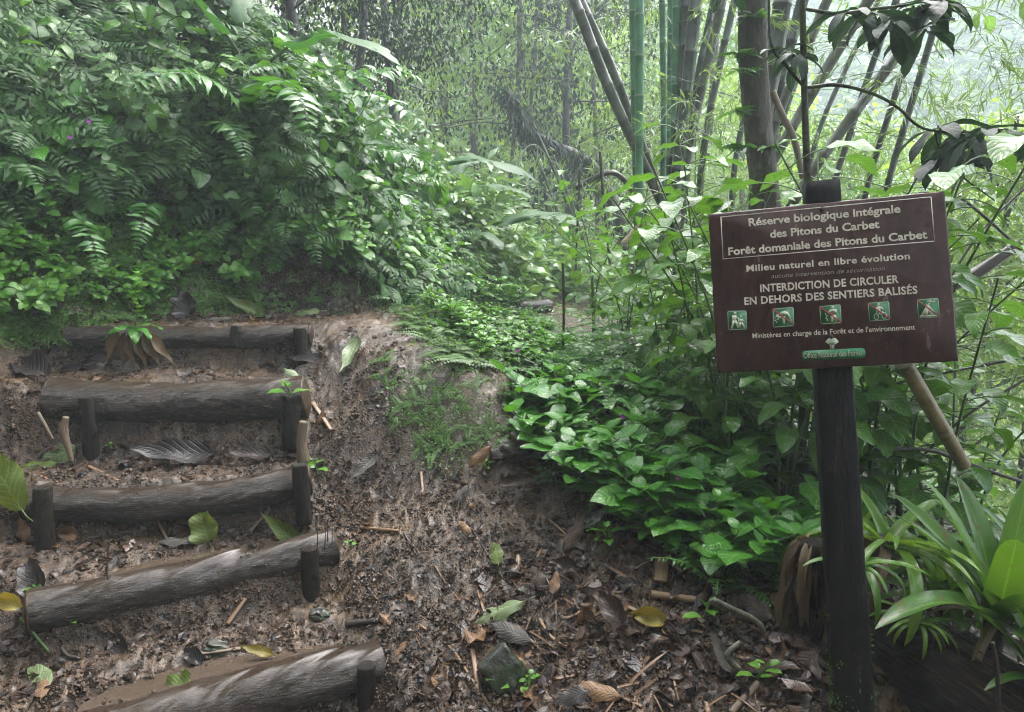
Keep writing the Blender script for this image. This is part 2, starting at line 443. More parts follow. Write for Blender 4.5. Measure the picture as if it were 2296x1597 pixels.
M['tree'] = leaf_mat('tree_leaf', (.06, .18, .04), (.20, .38, .09), rough=.35, transl=.3, veins=3, bump=0)
M['treeL'] = leaf_mat('light_tree_leaf', (.12, .28, .05), (.36, .54, .12), rough=.35, transl=.4, veins=3, bump=0)
M['bamleaf'] = leaf_mat('bamboo_leaf', (.05, .15, .04), (.19, .32, .09), rough=.4, transl=.45, veins=3, bump=0)
M['banana'] = leaf_mat('large_ribbed_leaf', (.02, .09, .02), (.06, .19, .04), rough=.4, transl=.3, veins=26, bump=.5, coat=0)
M['brom'] = leaf_mat('strap_leaf', (.03, .12, .015), (.16, .34, .03), rough=.36, transl=.3, veins=1, bump=.4, spot=(.10, .10, .02), spotamt=.40)
M['broml'] = leaf_mat('pale_strap_leaf', (.08, .2, .03), (.24, .42, .07), rough=.25, transl=.35, veins=1, bump=.1)
M['moss'] = leaf_mat('moss_sprig', (.03, .09, .012), (.13, .28, .04), rough=.5, transl=.3, veins=2, bump=0, coat=.05)
M['litter'] = leaf_mat('brown_dead_leaf', (.022, .013, .010), (.12, .062, .034), rough=.38, transl=.05, veins=8, bump=.7, spot=(.015, .01, .009), spotamt=.45)
M['litdark'] = leaf_mat('black_wet_leaf', (.012, .01, .011), (.045, .033, .03), rough=.36, transl=.0, veins=10, bump=1.0)
M['litgrey'] = leaf_mat('grey_dead_leaf', (.10, .09, .08), (.22, .20, .175), rough=.45, transl=.05, veins=10, bump=1.0, coat=.1)
M['litorange'] = leaf_mat('tan_dead_leaf', (.16, .075, .03), (.34, .19, .09), rough=.35, transl=.1, veins=9, bump=.6, spot=(.05, .03, .02), spotamt=.4)
M['lityel'] = leaf_mat('yellow_leaf', (.22, .18, .02), (.38, .30, .04), rough=.3, transl=.25, veins=8, bump=.5, spot=(.12, .10, .02), spotamt=.38)
M['litgreen'] = leaf_mat('yellowish_green_leaf', (.10, .16, .02), (.20, .28, .05), rough=.25, transl=.25, veins=9, bump=.7, spot=(.10, .12, .03), spotamt=.38)
M['litpale'] = leaf_mat('pale_green_leaf', (.18, .26, .10), (.30, .38, .19), rough=.3, transl=.15, veins=9, bump=.6, spot=(.14, .16, .07), spotamt=.40)
M['stem'] = plain('green_stem', (.09, .16, .04), .4, col2=(.03, .05, .02), scale=12)
M['dstem'] = plain('dark_stem', (.03, .026, .018), .5, col2=(.012, .012, .01), scale=20)
M['bark'] = rock_mat('tree_bark', [(.34, (.015, .011, .008)), (.5, (.06, .045, .034)), (.58, (.12, .10, .08)), (.64, (.38, .37, .33))], scale=4, stretch=(1, 1, .35), bump=1.0, dist=.03, moss=(.025, .045, .012), mossamt=.47)
M['mossbark'] = rock_mat('mossy_bark', [(.35, (.015, .013, .01)), (.6, (.06, .05, .04))], scale=12, bump=.9, dist=.01, moss=(.05, .08, .02), mossamt=.5)
M['log'] = rock_mat('wet_log_bark', [(.38, (.003, .002, .0014)), (.48, (.016, .010, .006)), (.55, (.055, .034, .02)), (.63, (.20, .135, .085))], scale=7, rough=(.24, .55), bump=1.0, dist=.03, stretch=(11, 4, 1), coord='luv', coat=.5, moss=(.02, .024, .012), mossamt=.40, worn=(.11, .062, .032))
M['logend'] = rock_mat('sawn_log_end', [(.35, (.010, .007, .004)), (.6, (.07, .045, .025))], scale=14, rough=(.4, .7), bump=.5)
M['stake'] = rock_mat('dark_stake_wood', [(.36, (.006, .005, .004)), (.52, (.024, .019, .015)), (.68, (.10, .08, .06))], scale=26, rough=(.25, .6), bump=.9, dist=.008, stretch=(3, 1, 1), coord='luv', moss=(.03, .05, .015), mossamt=.40)
M['post'] = rock_mat('dark_painted_post', [(.38, (.001, .001, .001)), (.52, (.0035, .003, .0028)), (.60, (.011, .009, .008)), (.68, (.05, .044, .038))], scale=6, rough=(.5, .75), bump=.8, dist=.006, stretch=(5, 5, .7), moss=(.035, .05, .016), mossamt=.32, zmoss=.6)
M['board'] = rock_mat('weathered_brown_board', [(.32, (.022, .012, .011)), (.47, (.050, .026, .023)), (.60, (.078, .038, .034)), (.655, (.22, .19, .18))], scale=5.0, stretch=(2.4, .8, 1), rough=(.28, .6), bump=.25, dist=.002, coat=.0)
M['edge'] = plain('board_edge', (.02, .015, .014), .6)
M['letter'] = plain('faded_cream_paint', (.80, .77, .68), .5, col2=(.46, .40, .30), scale=38)
M['thinletter'] = plain('worn_thin_paint', (.42, .37, .32), .5, col2=(.20, .15, .12), scale=50)
M['sgreen'] = plain('sign_green', (.014, .17, .06), .45, col2=(.016, .10, .05), scale=30)
M['swhite'] = plain('sign_white', (.58, .62, .48), .5, col2=(.36, .43, .28), scale=40)
M['sred'] = plain('sign_red', (.42, .02, .025), .5, col2=(.3, .02, .02), scale=40)
M['bolt'] = plain('rusty_bolt', (.05, .04, .035), .4)
M['stick'] = rock_mat('tan_stick', [(.3, (.08, .045, .022)), (.55, (.26, .16, .085)), (.75, (.42, .30, .17))], scale=12, rough=(.25, .55), bump=.5, dist=.003, stretch=(6, 1, 1), coord='luv', coat=.3)
M['dstick'] = rock_mat('dark_twig', [(.3, (.012, .009, .007)), (.6, (.05, .036, .026)), (.8, (.12, .09, .07))], scale=14, rough=(.3, .6), bump=.6, dist=.003, coord='luv', coat=.2)
M['whitewood'] = rock_mat('bleached_wood', [(.36, (.04, .028, .018)), (.5, (.18, .13, .085)), (.7, (.42, .35, .25))], scale=8, rough=(.3, .6), bump=.6, dist=.004, stretch=(8, 1, 1), coord='luv', coat=.2)
M['lichen'] = rock_mat('lichened_branch', [(.35, (.03, .03, .025)), (.5, (.11, .11, .085)), (.66, (.26, .27, .2))], scale=22, rough=(.4, .7), bump=.6)
M['rock'] = rock_mat('mossy_stone', [(.3, (.03, .03, .03)), (.6, (.10, .095, .09)), (.8, (.18, .17, .16))], scale=6, rough=(.2, .5), bump=.8, dist=.02, moss=(.02, .032, .010), mossamt=.52, coat=.1)
M['rot'] = rock_mat('rotten_log_wood', [(.36, (.004, .0035, .003)), (.5, (.018, .013, .010)), (.6, (.09, .055, .036)), (.72, (.32, .2, .12))], scale=9, rough=(.3, .7), bump=1.0, dist=.02, stretch=(12, 1.2, 1), coord='luv', moss=(.04, .05, .02), mossamt=.36)
M['husk'] = leaf_mat('dried_strap_leaf', (.06, .04, .025), (.30, .22, .13), rough=.5, transl=.1, veins=1, bump=.6, coat=.05)
M['purple'] = plain('purple_petal', (.5, .13, .55), .5)
M['pink'] = plain('salmon_leaf', (.5, .2, .16), .4)

def bamboo_mat(name, c1, c2, node, period):
    m, nt = nodes(name); k = NT(nt)
    at = k.n('ShaderNodeAttribute', attribute_name='luv'); obj = k.n('ShaderNodeTexCoord').outputs['Object']
    sx = k.n('ShaderNodeSeparateXYZ'); k.l(at.outputs['Vector'], sx.inputs[0])
    fr = k.math('FRACT', k.math('DIVIDE', sx.outputs[1], period))
    col = k.ramp(k.noise(obj, 6, 5, .7), [(.36, c1), (.6, c2)])
    col = k.mix(k.ramp(fr, [(0, (1, 1, 1)), (.04, (0, 0, 0)), (.96, (0, 0, 0)), (1, (.6, .6, .6))]), col, node)
    b = k.n('ShaderNodeBsdfPrincipled'); k.l(col, b.inputs['Base Color']); setv(b, 'Roughness', .38); setv(b, 'Coat Weight', .2); setv(b, 'Coat Roughness', .2)
    k.out(b.outputs[0]); return m
M['bamG'] = bamboo_mat('green_bamboo', (.012, .09, .035), (.05, .20, .07), (.2, .3, .16), .34)
M['bamD'] = bamboo_mat('dark_mossy_bamboo', (.006, .010, .005), (.03, .045, .02), (.02, .02, .015), .34)
M['bamB'] = bamboo_mat('grey_brown_bamboo', (.018, .024, .012), (.075, .08, .045), (.10, .10, .07), .34)
M['bamY'] = bamboo_mat('dead_yellow_bamboo', (.10, .07, .035), (.36, .27, .15), (.30, .27, .2), .30)

# ------------------------------------------------------------------ tagging
def tag(o, label=None, cat=None, group=None, kind=None):
    if label: o['label'] = label
    if cat: o['category'] = cat
    if group: o['group'] = group
    if kind: o['kind'] = kind
    return o
def empty(name, loc=(0, 0, 0)):
    o = bpy.data.objects.new(name, None); COL.objects.link(o); o.location = loc; o.empty_display_size = .1
    return o
def frame(zax, spin, tilt=0):
    z = unit(zax); a = np.array([math.cos(spin), math.sin(spin), 0])
    x = unit(a - z * np.dot(a, z)); y = np.cross(z, x)
    return np.stack([x, y, z], 1)
def mat4(loc, rot, s):
    m = np.eye(4); m[:3, :3] = rot * s; m[:3, 3] = loc
    return m
class Proto:
    """a kind of plant: root + parts, copied with obj.copy()"""
    def __init__(s, name, parts, single=True):
        s.name = name; s.parts = parts; s.single = single   # parts: [(part name, MB, mat)]
        s.me = [(n, b.mesh(n if not (single and i == 0) else name, m)) for i, (n, b, m) in enumerate(parts)]
        s.first = None
    def put(s, m, label, cat, group=None):
        mw = Matrix([list(r) for r in m])
        if s.first is None:
            if s.single:
                root = bpy.data.objects.new(s.name, s.me[0][1]); COL.objects.link(root)
                kids = s.me[1:]
            else:
                root = empty(s.name); kids = s.me
            for n, me in kids:
                c = bpy.data.objects.new(n, me); COL.objects.link(c); c.parent = root
            s.first = root; s.kids = list(root.children)
        else:
            root = s.first.copy(); COL.objects.link(root)
            for c in s.kids:
                d = c.copy(); COL.objects.link(d); d.parent = root
        root.matrix_world = mw
        for kx in ('group',):
            if kx in root: del root[kx]
        tag(root, label, cat, group)
        return root

# ------------------------------------------------------------------ plant builders
def rdir(n, up=0.3, spread=1.0):
    a = RNG.random(n) * 2 * math.pi
    return unit(np.c_[np.cos(a) * spread, np.sin(a) * spread, np.full(n, up) + RNG.normal(0, .15, n)])
Z3 = np.array([0, 0, 1.0])
T_herb = [leaf_t('ovate', 8, d, .12, .035, .66, seed=i) for i, d in enumerate((.35, .6, .9))]
T_shrub = [leaf_t('ovate', 7, d, .2, .07, .5, seed=i + 5) for i, d in enumerate((.5, .9, 1.3))]
T_heart = [leaf_t('heart', 6, d, .15, .06, .75, seed=i + 9) for i, d in enumerate((.4, .8, 1.2))]
T_lance = [leaf_t('lance', 6, d, .15, .05, .3, seed=i + 14) for i, d in enumerate((.3, .7, 1.1))]
T_pin = [leaf_t('lance', 4, .35, .05, .03, .26, seed=20), leaf_t('lance', 4, .6, .05, .05, .26, seed=21)]
T_saw = [leaf_t('saw', 12, .5, .03, .02, .30, saw=.55, seed=24), leaf_t('saw', 12, .8, .03, .02, .30, saw=.5, seed=25)]
T_tiny = [leaf_t('ovate', 2, .4, .1, 0, .6, seed=30), leaf_t('ovate', 2, .8, .1, 0, .5, seed=31)]
T_small = [leaf_t('ellip', 3, .4, .15, .05, .45, seed=33), leaf_t('ellip', 3, .9, .15, .05, .45, seed=34)]
T_bam = [leaf_t('lance', 3, .4, .1, 0, .13, seed=36), leaf_t('lance', 3, .9, .1, 0, .12, seed=37)]
T_strap = [leaf_t('strap', 12, d, .5, .03, .105, seed=40 + i) for i, d in enumerate((1.0, 1.7, 2.4))]
T_big = [leaf_t('obov', 8, d, .2, .05, .30, seed=45 + i) for i, d in enumerate((.6, 1.0))]

def herb(nst=5, h=.26, ll=.10, tm=T_herb, pairs=4, wl=1.0, spread=.5, seed=0):
    lf, st = MB(), MB()
    for s in range(nst):
        a = RNG.random() * 6.28; tilt = spread * (.3 + RNG.random())
        hh = h * (.6 + .6 * RNG.random())
        top = np.array([math.cos(a) * tilt * hh, math.sin(a) * tilt * hh, hh])
        c = curve([[0, 0, -.03], top * [.35, .35, .55], top], 8)
        tube(st, c, np.linspace(.0035, .0018, 8), 5, RNG.random(), cap=False)
        for q in range(pairs):
            f = .45 + .55 * q / max(1, pairs - 1)
            p = c[min(7, int(f * 7))]
            b = a + q * math.pi / 2 + RNG.normal() * .3
            for sg in (0, math.pi):
                d = np.array([math.cos(b + sg), math.sin(b + sg), .25 + .25 * RNG.random() + (.5 if q == pairs - 1 else 0)])
                L = ll * (.55 + .6 * RNG.random()) * (1 if q < pairs - 1 else .55)
                pe = p + unit(d) * L * .18
                tube(st, [p, pe], .0015, 4, .5, cap=False)
                leaves(lf, tm, [pe], d, Z3 + RNG.normal(0, .2, 3), L, wl)
    return [('foliage', lf), ('stem', st)]
def shrub(nst=4, h=.8, ll=.16, tm=T_shrub, nl=9, spread=.35):
    lf, st = MB(), MB()
    for s in range(nst):
        a = RNG.random() * 6.28; hh = h * (.6 + .5 * RNG.random()); t = spread * (.4 + RNG.random())
        top = np.array([math.cos(a) * t * hh, math.sin(a) * t * hh, hh])
        c = curve([[0, 0, -.05], top * [.3, .3, .5] + RNG.normal(0, .02, 3), top], 12)
        tube(st, c, np.linspace(.007, .003, 12), 6, RNG.random(), cap=False)
        for q in range(nl):
            f = .25 + .75 * (q + .5) / nl
            p = c[min(11, int(f * 11))]
            b = a + q * 2.4 + RNG.normal() * .3
            d = np.array([math.cos(b), math.sin(b), .15 + RNG.random() * .3])
            L = ll * (.6 + .6 * RNG.random())
            pe = p + unit(d + [0, 0, .3]) * L * .35
            tube(st, [p, (p + pe) / 2 + [0, 0, .004], pe], .0018, 4, .5, cap=False)
            leaves(lf, tm, [pe], d + [0, 0, -.3], Z3 + RNG.normal(0, .25, 3), L, .85 + .3 * RNG.random())
    return [('foliage', lf), ('stem', st)]
def fern(nf=9, L=.5, pairs=22, pl=.055, tm=T_pin, arch=1.4, up=.9, width=1.0):
    lf, st = MB(), MB()
    for s in range(nf):
        a = s * 6.28 / nf + RNG.normal() * .25; l = L * (.65 + .5 * RNG.random())
        h = np.array([math.cos(a), math.sin(a), 0])
        t = np.linspace(0, 1, 14); el = (up + RNG.normal() * .12) - arch * t * (.8 + .3 * RNG.random())
        seg = l / 13; pts = [np.zeros(3)]
        for e in el[:-1]: pts.append(pts[-1] + seg * (h * math.cos(e) + Z3 * math.sin(e)))
        pts = np.array(pts)
        tube(st, pts, np.linspace(.0028, .0008, 14), 4, .5, cap=False)
        T = unit(np.gradient(pts, axis=0)); side = unit(np.cross(h, Z3))
        tt = np.linspace(.14, .99, pairs)
        for sg in (-1, 1):
            pp = np.array([np.interp(tt, t, pts[:, j]) for j in range(3)]).T
            TT = unit(np.array([np.interp(tt, t, T[:, j]) for j in range(3)]).T)
            ln = pl * (np.sin(np.pi * (tt * .9 + .08) ** .7) ** .7) * (l / L)
            N = np.cross(TT, side) * -1
            N = np.where(N[:, 2:3] < 0, -N, N)
            leaves(lf, tm, pp, side * sg + TT * .35 + RNG.normal(0, .13, (pairs, 3)), N + RNG.normal(0, .22, (pairs, 3)), ln * (RNG.random(pairs) > .06) * RNG.uniform(.8, 1.1, pairs) + .002, width, RNG.random() * .6 + .4 * RNG.random(pairs))
    return [('fronds', lf), ('stem', st)]
def clump(n=90, r=.35, ll=.06, tm=T_heart, flat=.6, stems=8):
    """mound of climbing leaves"""
    lf, st = MB(), MB()
    d = unit(RNG.normal(0, 1, (n, 3)) * [1, 1, .7] + [0, 0, .35]); d[:, 2] = np.abs(d[:, 2])
    rr = r * (.45 + .6 * RNG.random(n))
    p = d * rr[:, None] * [1, 1, flat]
    out = unit(d + RNG.normal(0, .35, (n, 3)))
    dr = unit(out * .6 + RNG.normal(0, .5, (n, 3)) + [0, 0, -.35])
    leaves(lf, tm, p, dr, out + [0, 0, .8], ll * (.5 + .8 * RNG.random(n)))
    for i in range(stems):
        e = p[RNG.integers(n)]
        tube(st, curve([[0, 0, -.1], e * .5 + [0, 0, .05], e], 7), .0025, 4, .5, cap=False)
    return [('foliage', lf), ('stem', st)]
def hanging(n=10, L=.9, ll=.06, tm=T_heart, nl=16):
    lf, st = MB(), MB()
    for i in range(n):
        a = RNG.random() * 6.28; l = L * (.5 + .6 * RNG.random())
        h = np.array([math.cos(a), math.sin(a), 0]) * .25 * RNG.random()
        c = curve([[0, 0, 0], h + [0, 0, .1 - l * .2], h * 1.8 + [0, 0, -l * .6], h * 1.5 + RNG.normal(0, .05, 3) + [0, 0, -l]], 16)
        tube(st, c, .002, 4, .5, cap=False)
        k = RNG.integers(1, 16, nl); dd = rdir(nl, -.2)
        leaves(lf, tm, c[k] + dd * .02, dd + [0, 0, -.5], Z3 + dd * .6, ll * (.6 + .7 * RNG.random(nl)))
    return [('foliage', lf), ('stem', st)]
def bamboo_spray(L=1.4, nb=16, ll=.13):
    lf, st = MB(), MB()
    c = curve([[0, 0, 0], [L * .35, .05, .12], [L * .7, 0, .05], [L, -.05, -.25]], 20)
    tube(st, c, np.linspace(.005, .0015, 20), 4, .5, cap=False)
    for i in range(nb):
        p = c[RNG.integers(3, 20)]; d = unit([.5 + .4 * RNG.random(), RNG.normal() * .8, RNG.normal() * .4 - .05])
        l = .12 + .35 * RNG.random(); e = p + d * l - [0, 0, l * .25]
        tube(st, [p, (p + e) / 2 + [0, 0, .02], e], .0014, 3, .5, cap=False)
        k = RNG.integers(4, 8)
        for q in range(k):
            f = .5 + .5 * q / k; pp = p * (1 - f) + e * f
            dd = unit(d + RNG.normal(0, .55, 3) + [0, 0, -.35])
            leaves(lf, T_bam, [pp], dd, Z3 + RNG.normal(0, .3, 3), ll * (.6 + .6 * RNG.random()))
    return [('foliage', lf), ('branch', st)]
def big_leaf(L=1.1, asp=.3, n=1, slit=.35, droop=1.0):
    st = MB(); bl = []
    for i in range(n):
        lf = MB(); bl.append(('blade', lf))
        a = i * 2.4 + RNG.random(); d = np.array([math.cos(a), math.sin(a), .9])
        V, F, UV = leaf_t('banana', 26, droop, .25, .05, asp, seed=60 + i, curl=.35)
        k = 5
        rs = np.random.default_rng(70 + i)
        for r in range(2, 25):
            if rs.random() < slit:
                for c in (0, 4) if rs.random() < .5 else ((0,) if rs.random() < .5 else (4,)):
                    V[r * k + c, 0] *= .45 + .3 * rs.random(); V[r * k + c, 2] -= .01
        l = L * (.8 + .4 * RNG.random()); pb = unit(d + [0, 0, .4]) * l * .45
        leaves(lf, [(V, F, UV)], [pb], d, Z3 - unit(d) * .3, l)
        tube(st, curve([[0, 0, -.1], pb * .5 + [0, 0, .03], pb], 6), np.linspace(.016, .01, 6), 6, .5, cap=False)
    return bl + [('stalk', st)]
def bromeliad(n=20, L=.5, tm=T_strap, up=1.0, wd=1.0):
    lf = MB()
    for i in range(n):
        a = i * 2.4 + RNG.normal() * .2; f = i / n
        d = np.array([math.cos(a), math.sin(a), .35 + up * 1.4 * f])
        r = .03 * (1 - f)
        leaves(lf, [tm[min(len(tm) - 1, int((1 - f) * len(tm) * .99))]], [[math.cos(a) * r, math.sin(a) * r, 0]], d, Z3 - unit(d) * .2, L * (.65 + .4 * RNG.random()), wd * (.8 + .4 * RNG.random()))
    return lf
def tree(h=8, r=.12, nl=26, crown=2.6, cz=.6, leafs=3600, ll=.10, tm=T_small, lean=(0, 0), clr=.4, droop=.0):
    lf, br = MB(), MB()
    trunk = curve([[0, 0, -.4], [lean[0] * .3 + .1, lean[1] * .3, h * .35], [lean[0] * .7 - .1, lean[1] * .7, h * .7], [lean[0], lean[1], h]], 20)
    tube(br, trunk, np.linspace(r, r * .3, 20), 10, .5, rough=.3, cap=False)
    ends = []
    for i in range(nl):
        f = (1 - cz) + cz * (i + RNG.random()) / nl; f = min(f, .99)
        p = trunk[int(f * 19)]
        a = i * 2.4; l = crown * (.4 + .7 * RNG.random()) * (1.1 - .5 * (f - (1 - cz)) / cz)
        e = p + np.array([math.cos(a) * l, math.sin(a) * l, l * (.35 - droop) * RNG.random() + .1])
        mid = (p + e) / 2 + RNG.normal(0, .12, 3) + [0, 0, l * .12]
        c = curve([p, mid, e], 10)
        tube(br, c, np.linspace(r * .28, r * .05, 10), 5, .5, cap=False)
        for q in range(5):
            s = c[RNG.integers(3, 10)]; e2 = s + RNG.normal(0, .35, 3) * [1, 1, .6]
            tube(br, [s, (s + e2) / 2 + RNG.normal(0, .04, 3), e2], r * .05, 3, .5, cap=False)
            ends += [e2, (s + e2) / 2]
        ends.append(e)
    ends = np.array(ends)
    pick = ends[RNG.integers(0, len(ends), leafs)]
    off = RNG.normal(0, clr, (leafs, 3)) * [1, 1, .55]
    d = unit(off + RNG.normal(0, .3, (leafs, 3)) + [0, 0, -.25 - droop])
    leaves(lf, tm, pick + off, d, Z3 + RNG.normal(0, .5, (leafs, 3)), ll * (.5 + .8 * RNG.random(leafs)))
    return [('trunk', br), ('crown', lf)]

def proto(name, parts, mats, single=False):
    return Proto(name, [(n, b, m) for (n, b), m in zip(parts, mats)], single)

# ================================================================== GROUND
def build_ground():
    th = np.concatenate([np.linspace(-180, -52, 70, endpoint=False), np.linspace(-52, 52, 760, endpoint=False), np.linspace(52, 180, 71)])[:-1]
    r = np.concatenate([[.02, .3, .6, .9], np.geomspace(1.15, 6, 330, endpoint=False), np.geomspace(6, 110, 210)])
    A = np.radians(th)
    X = r[:, None] * np.sin(A)[None]; Y = r[:, None] * np.cos(A)[None]
    Z = H(X, Y)
    m, n = X.shape
    i = np.arange(m - 1)[:, None] * n; j = np.arange(n)[None]; j2 = (j + 1) % n
    F = np.stack([i + j, i + n + j, i + n + j2, i + j2], -1).reshape(-1, 4)
    s = bank_s(X, Y)
    pm = P(1000, 900, 3.35)
    mound = np.exp(-(((X - pm[0]) / .32) ** 2 + ((Y - 3.3) / .28) ** 2)) * (Z < 1.15)
    moss = np.maximum(sm(-.05, .25, s + .15 * vn(X * 4, Y * 4, 41)) * .9, mound * .9)
    moss = np.maximum(moss, sm(.0, .5, X - np.interp(Y, [1.5, 2, 2.5, 3, 3.6, 5, 8], [.9, .75, .6, .35, .2, .5, .7])) * .85)
    mb = MB(); mb.add(np.stack([X, Y, Z], -1).reshape(-1, 3), [F, np.arange(n)[None]], None, moss.ravel())
    o = mb.build('ground', M['ground'])
    tag(o, 'wet brown mud path and soil slope under the forest plants', 'ground', kind='structure')
build_ground()

def top_z(x, y):
    return float(H(np.array([x]), np.array([y]))[0])

# ================================================================== LOG STEPS
steps = [
    ('lowest wet log step, closest, with worn pale streaks and a broken right end', [( -1.95,1.66,0),(-1.2,2.05,0),(-.85,2.24,.015),(-.46,2.41,.02)], .24, .088),
    ('second wet log step from the bottom, holding back a brown puddle', [(-1.64,2.37,0),(-1.35,2.53,0),(-1.0,2.73,.01),(-.72,2.86,.03)], .46, .077),
    ('middle log step with worn orange top and stakes at both ends', [(-1.94,2.865,0),(-1.6,2.88,-.012),(-1.2,2.95,-.004),(-.87,3.06,.035)], .67, .070),
    ('thickest round log step, dark grey and shiny, second from the top', [(-2.14,3.38,.01),(-1.7,3.40,-.01),(-1.35,3.41,-.005),(-.98,3.44,.012)], 1.005, .098),
    ('topmost thin log step partly hidden by a small drooping plant', [(-2.3,3.82,0),(-1.8,3.84,-.01),(-1.4,3.84,-.01),(-1.06,3.86,.005)], 1.225, .062)]
for i, (lab, pts, zt, r) in enumerate(steps):
    c = curve([(x, y, zt - r + dz) for x, y, dz in pts], 90)
    c[:, 2] += .006 * vn(np.arange(90) * .12, np.zeros(90) + i * 3, 77)
    rr = r * (1 + .05 * vn(np.arange(90) * .1, np.zeros(90) + i * 5, 78))
    c0, rr0 = c, rr; c = curve(c, 240); rr = np.interp(np.linspace(0, 1, 240), np.linspace(0, 1, 90), rr)
    mb = MB(); tube(mb, c, rr, 80, .5, rough=.17, seed=i + 1, cap=False, roughscale=7)
    mb.RN[-1] = np.clip((mb.V[-1].reshape(240, 80, 3)[..., 2] - c[:, None, 2]) / r + .1 * vn(np.arange(240) * .1, np.zeros(240), 71)[:, None], 0, 1).ravel() ** 1.5
    root = mb.build('log_step', M['log'])
    tag(root, lab, 'log step', 'log steps of the trail stairway')
    for e, sg in ((0, -1), (-1, 1)):
        eb = MB(); T = unit(c[1] - c[0]) if e == 0 else unit(c[-1] - c[-2])
        tube(eb, [c[e] - T * sg * .001, c[e] + T * sg * .006, c[e] + T * sg * .012], [rr[e] * .99, rr[e] * .95, rr[e] * .8], 40, .5, rough=.15, seed=i + 1, roughscale=4)
        eb.build('sawn_end', M['logend'], root)
# stakes
stk = [  # u, v(top), y, radius, height, label, round?
    (822, 1495, 2.29, .030, .34, 'round dark stake in front of the lowest log right end', 1),
    (692, 1232, 2.72, .032, .30, 'muddy dark stake in front of the second log right end', 0),
    (672, 1045, 2.94, .031, .25, 'square dark stake at the middle log right end', 0),
    (96, 1095, 2.74, .032, .26, 'square dark stake at the middle log left end', 0),
    (193, 892, 3.26, .032, .34, 'tall dark stake in front of the thick log left end', 0),
    (652, 890, 3.31, .034, .24, 'dark stake in front of the thick log right end', 0),
    (672, 738, 3.78, .032, .22, 'dark stake at the topmost log right end', 0),
    (528, 733, 3.78, .022, .10, 'short dark stump leaning on the topmost log middle', 0)]
for i, (u, v, y, r, h, lab, rd) in enumerate(stk):
    p = P(u, v, y); mb = MB()
    le = RNG.normal(0, .012, 2)
    c = [p - [le[0], le[1], h], p - [le[0] * .5, le[1] * .5, h * .5], p, p + [0, 0, .006]]
    c = np.array(c); c = np.vstack([curve(c[:3], 14), c[3:]])
    rr = np.r_[np.linspace(r * 1.1, r, 13), r * .98, r * .92]
    tube(mb, c, rr, 22, .5, rough=.2 if rd else .3, seed=i + 30, roughscale=7)
    tag(mb.build('wooden_stake', M['stake']), lab, 'stake', 'stakes holding the log steps')

# puddles
def water_mat():
    m, nt = nodes('muddy_water'); k = NT(nt)
    b = k.n('ShaderNodeBsdfPrincipled'); b.inputs['Base Color'].default_value = (.075, .055, .04, 1); setv(b, 'Roughness', .05); setv(b, 'Coat Weight', .6); setv(b, 'Coat Roughness', .03)
    bp = k.n('ShaderNodeBump'); bp.inputs['Strength'].default_value = .08; bp.inputs['Distance'].default_value = .01
    k.l(k.noise(k.n('ShaderNodeTexCoord').outputs['Object'], 14, 2), bp.inputs['Height']); k.l(bp.outputs[0], b.inputs['Normal'])
    k.out(b.outputs[0]); return m
M['water'] = water_mat()
for (xl, yl, xr, yr, z, w, lab) in [(-1.45, 2.49, -.80, 2.84, .430, .17, 'muddy puddle behind the second log'), (-1.30, 2.03, -.58, 2.37, .210, .20, 'muddy puddle behind the lowest log'),
                                    (-1.55, 2.90, -.98, 3.01, .640, .12, 'thin muddy puddle behind the middle log')]:
    n = 40; t = np.linspace(0, 1, n); L = math.hypot(xr - xl, yr - yl); nx, ny = -(yr - yl) / L, (xr - xl) / L
    wd = w * np.sin(np.pi * (t * .96 + .02)) ** .3
    a = np.stack([xl + (xr - xl) * t, yl + (yr - yl) * t, np.full(n, z)], 1); b = a + np.stack([nx * wd, ny * wd, 0 * t], 1)
    mb = MB(); F = [[i, i + 1, n + i + 1, n + i] for i in range(n - 1)]; mb.add(np.vstack([a, b]), np.array(F))
    tag(mb.build('puddle_water', M['water']), lab, 'puddle', kind='structure')

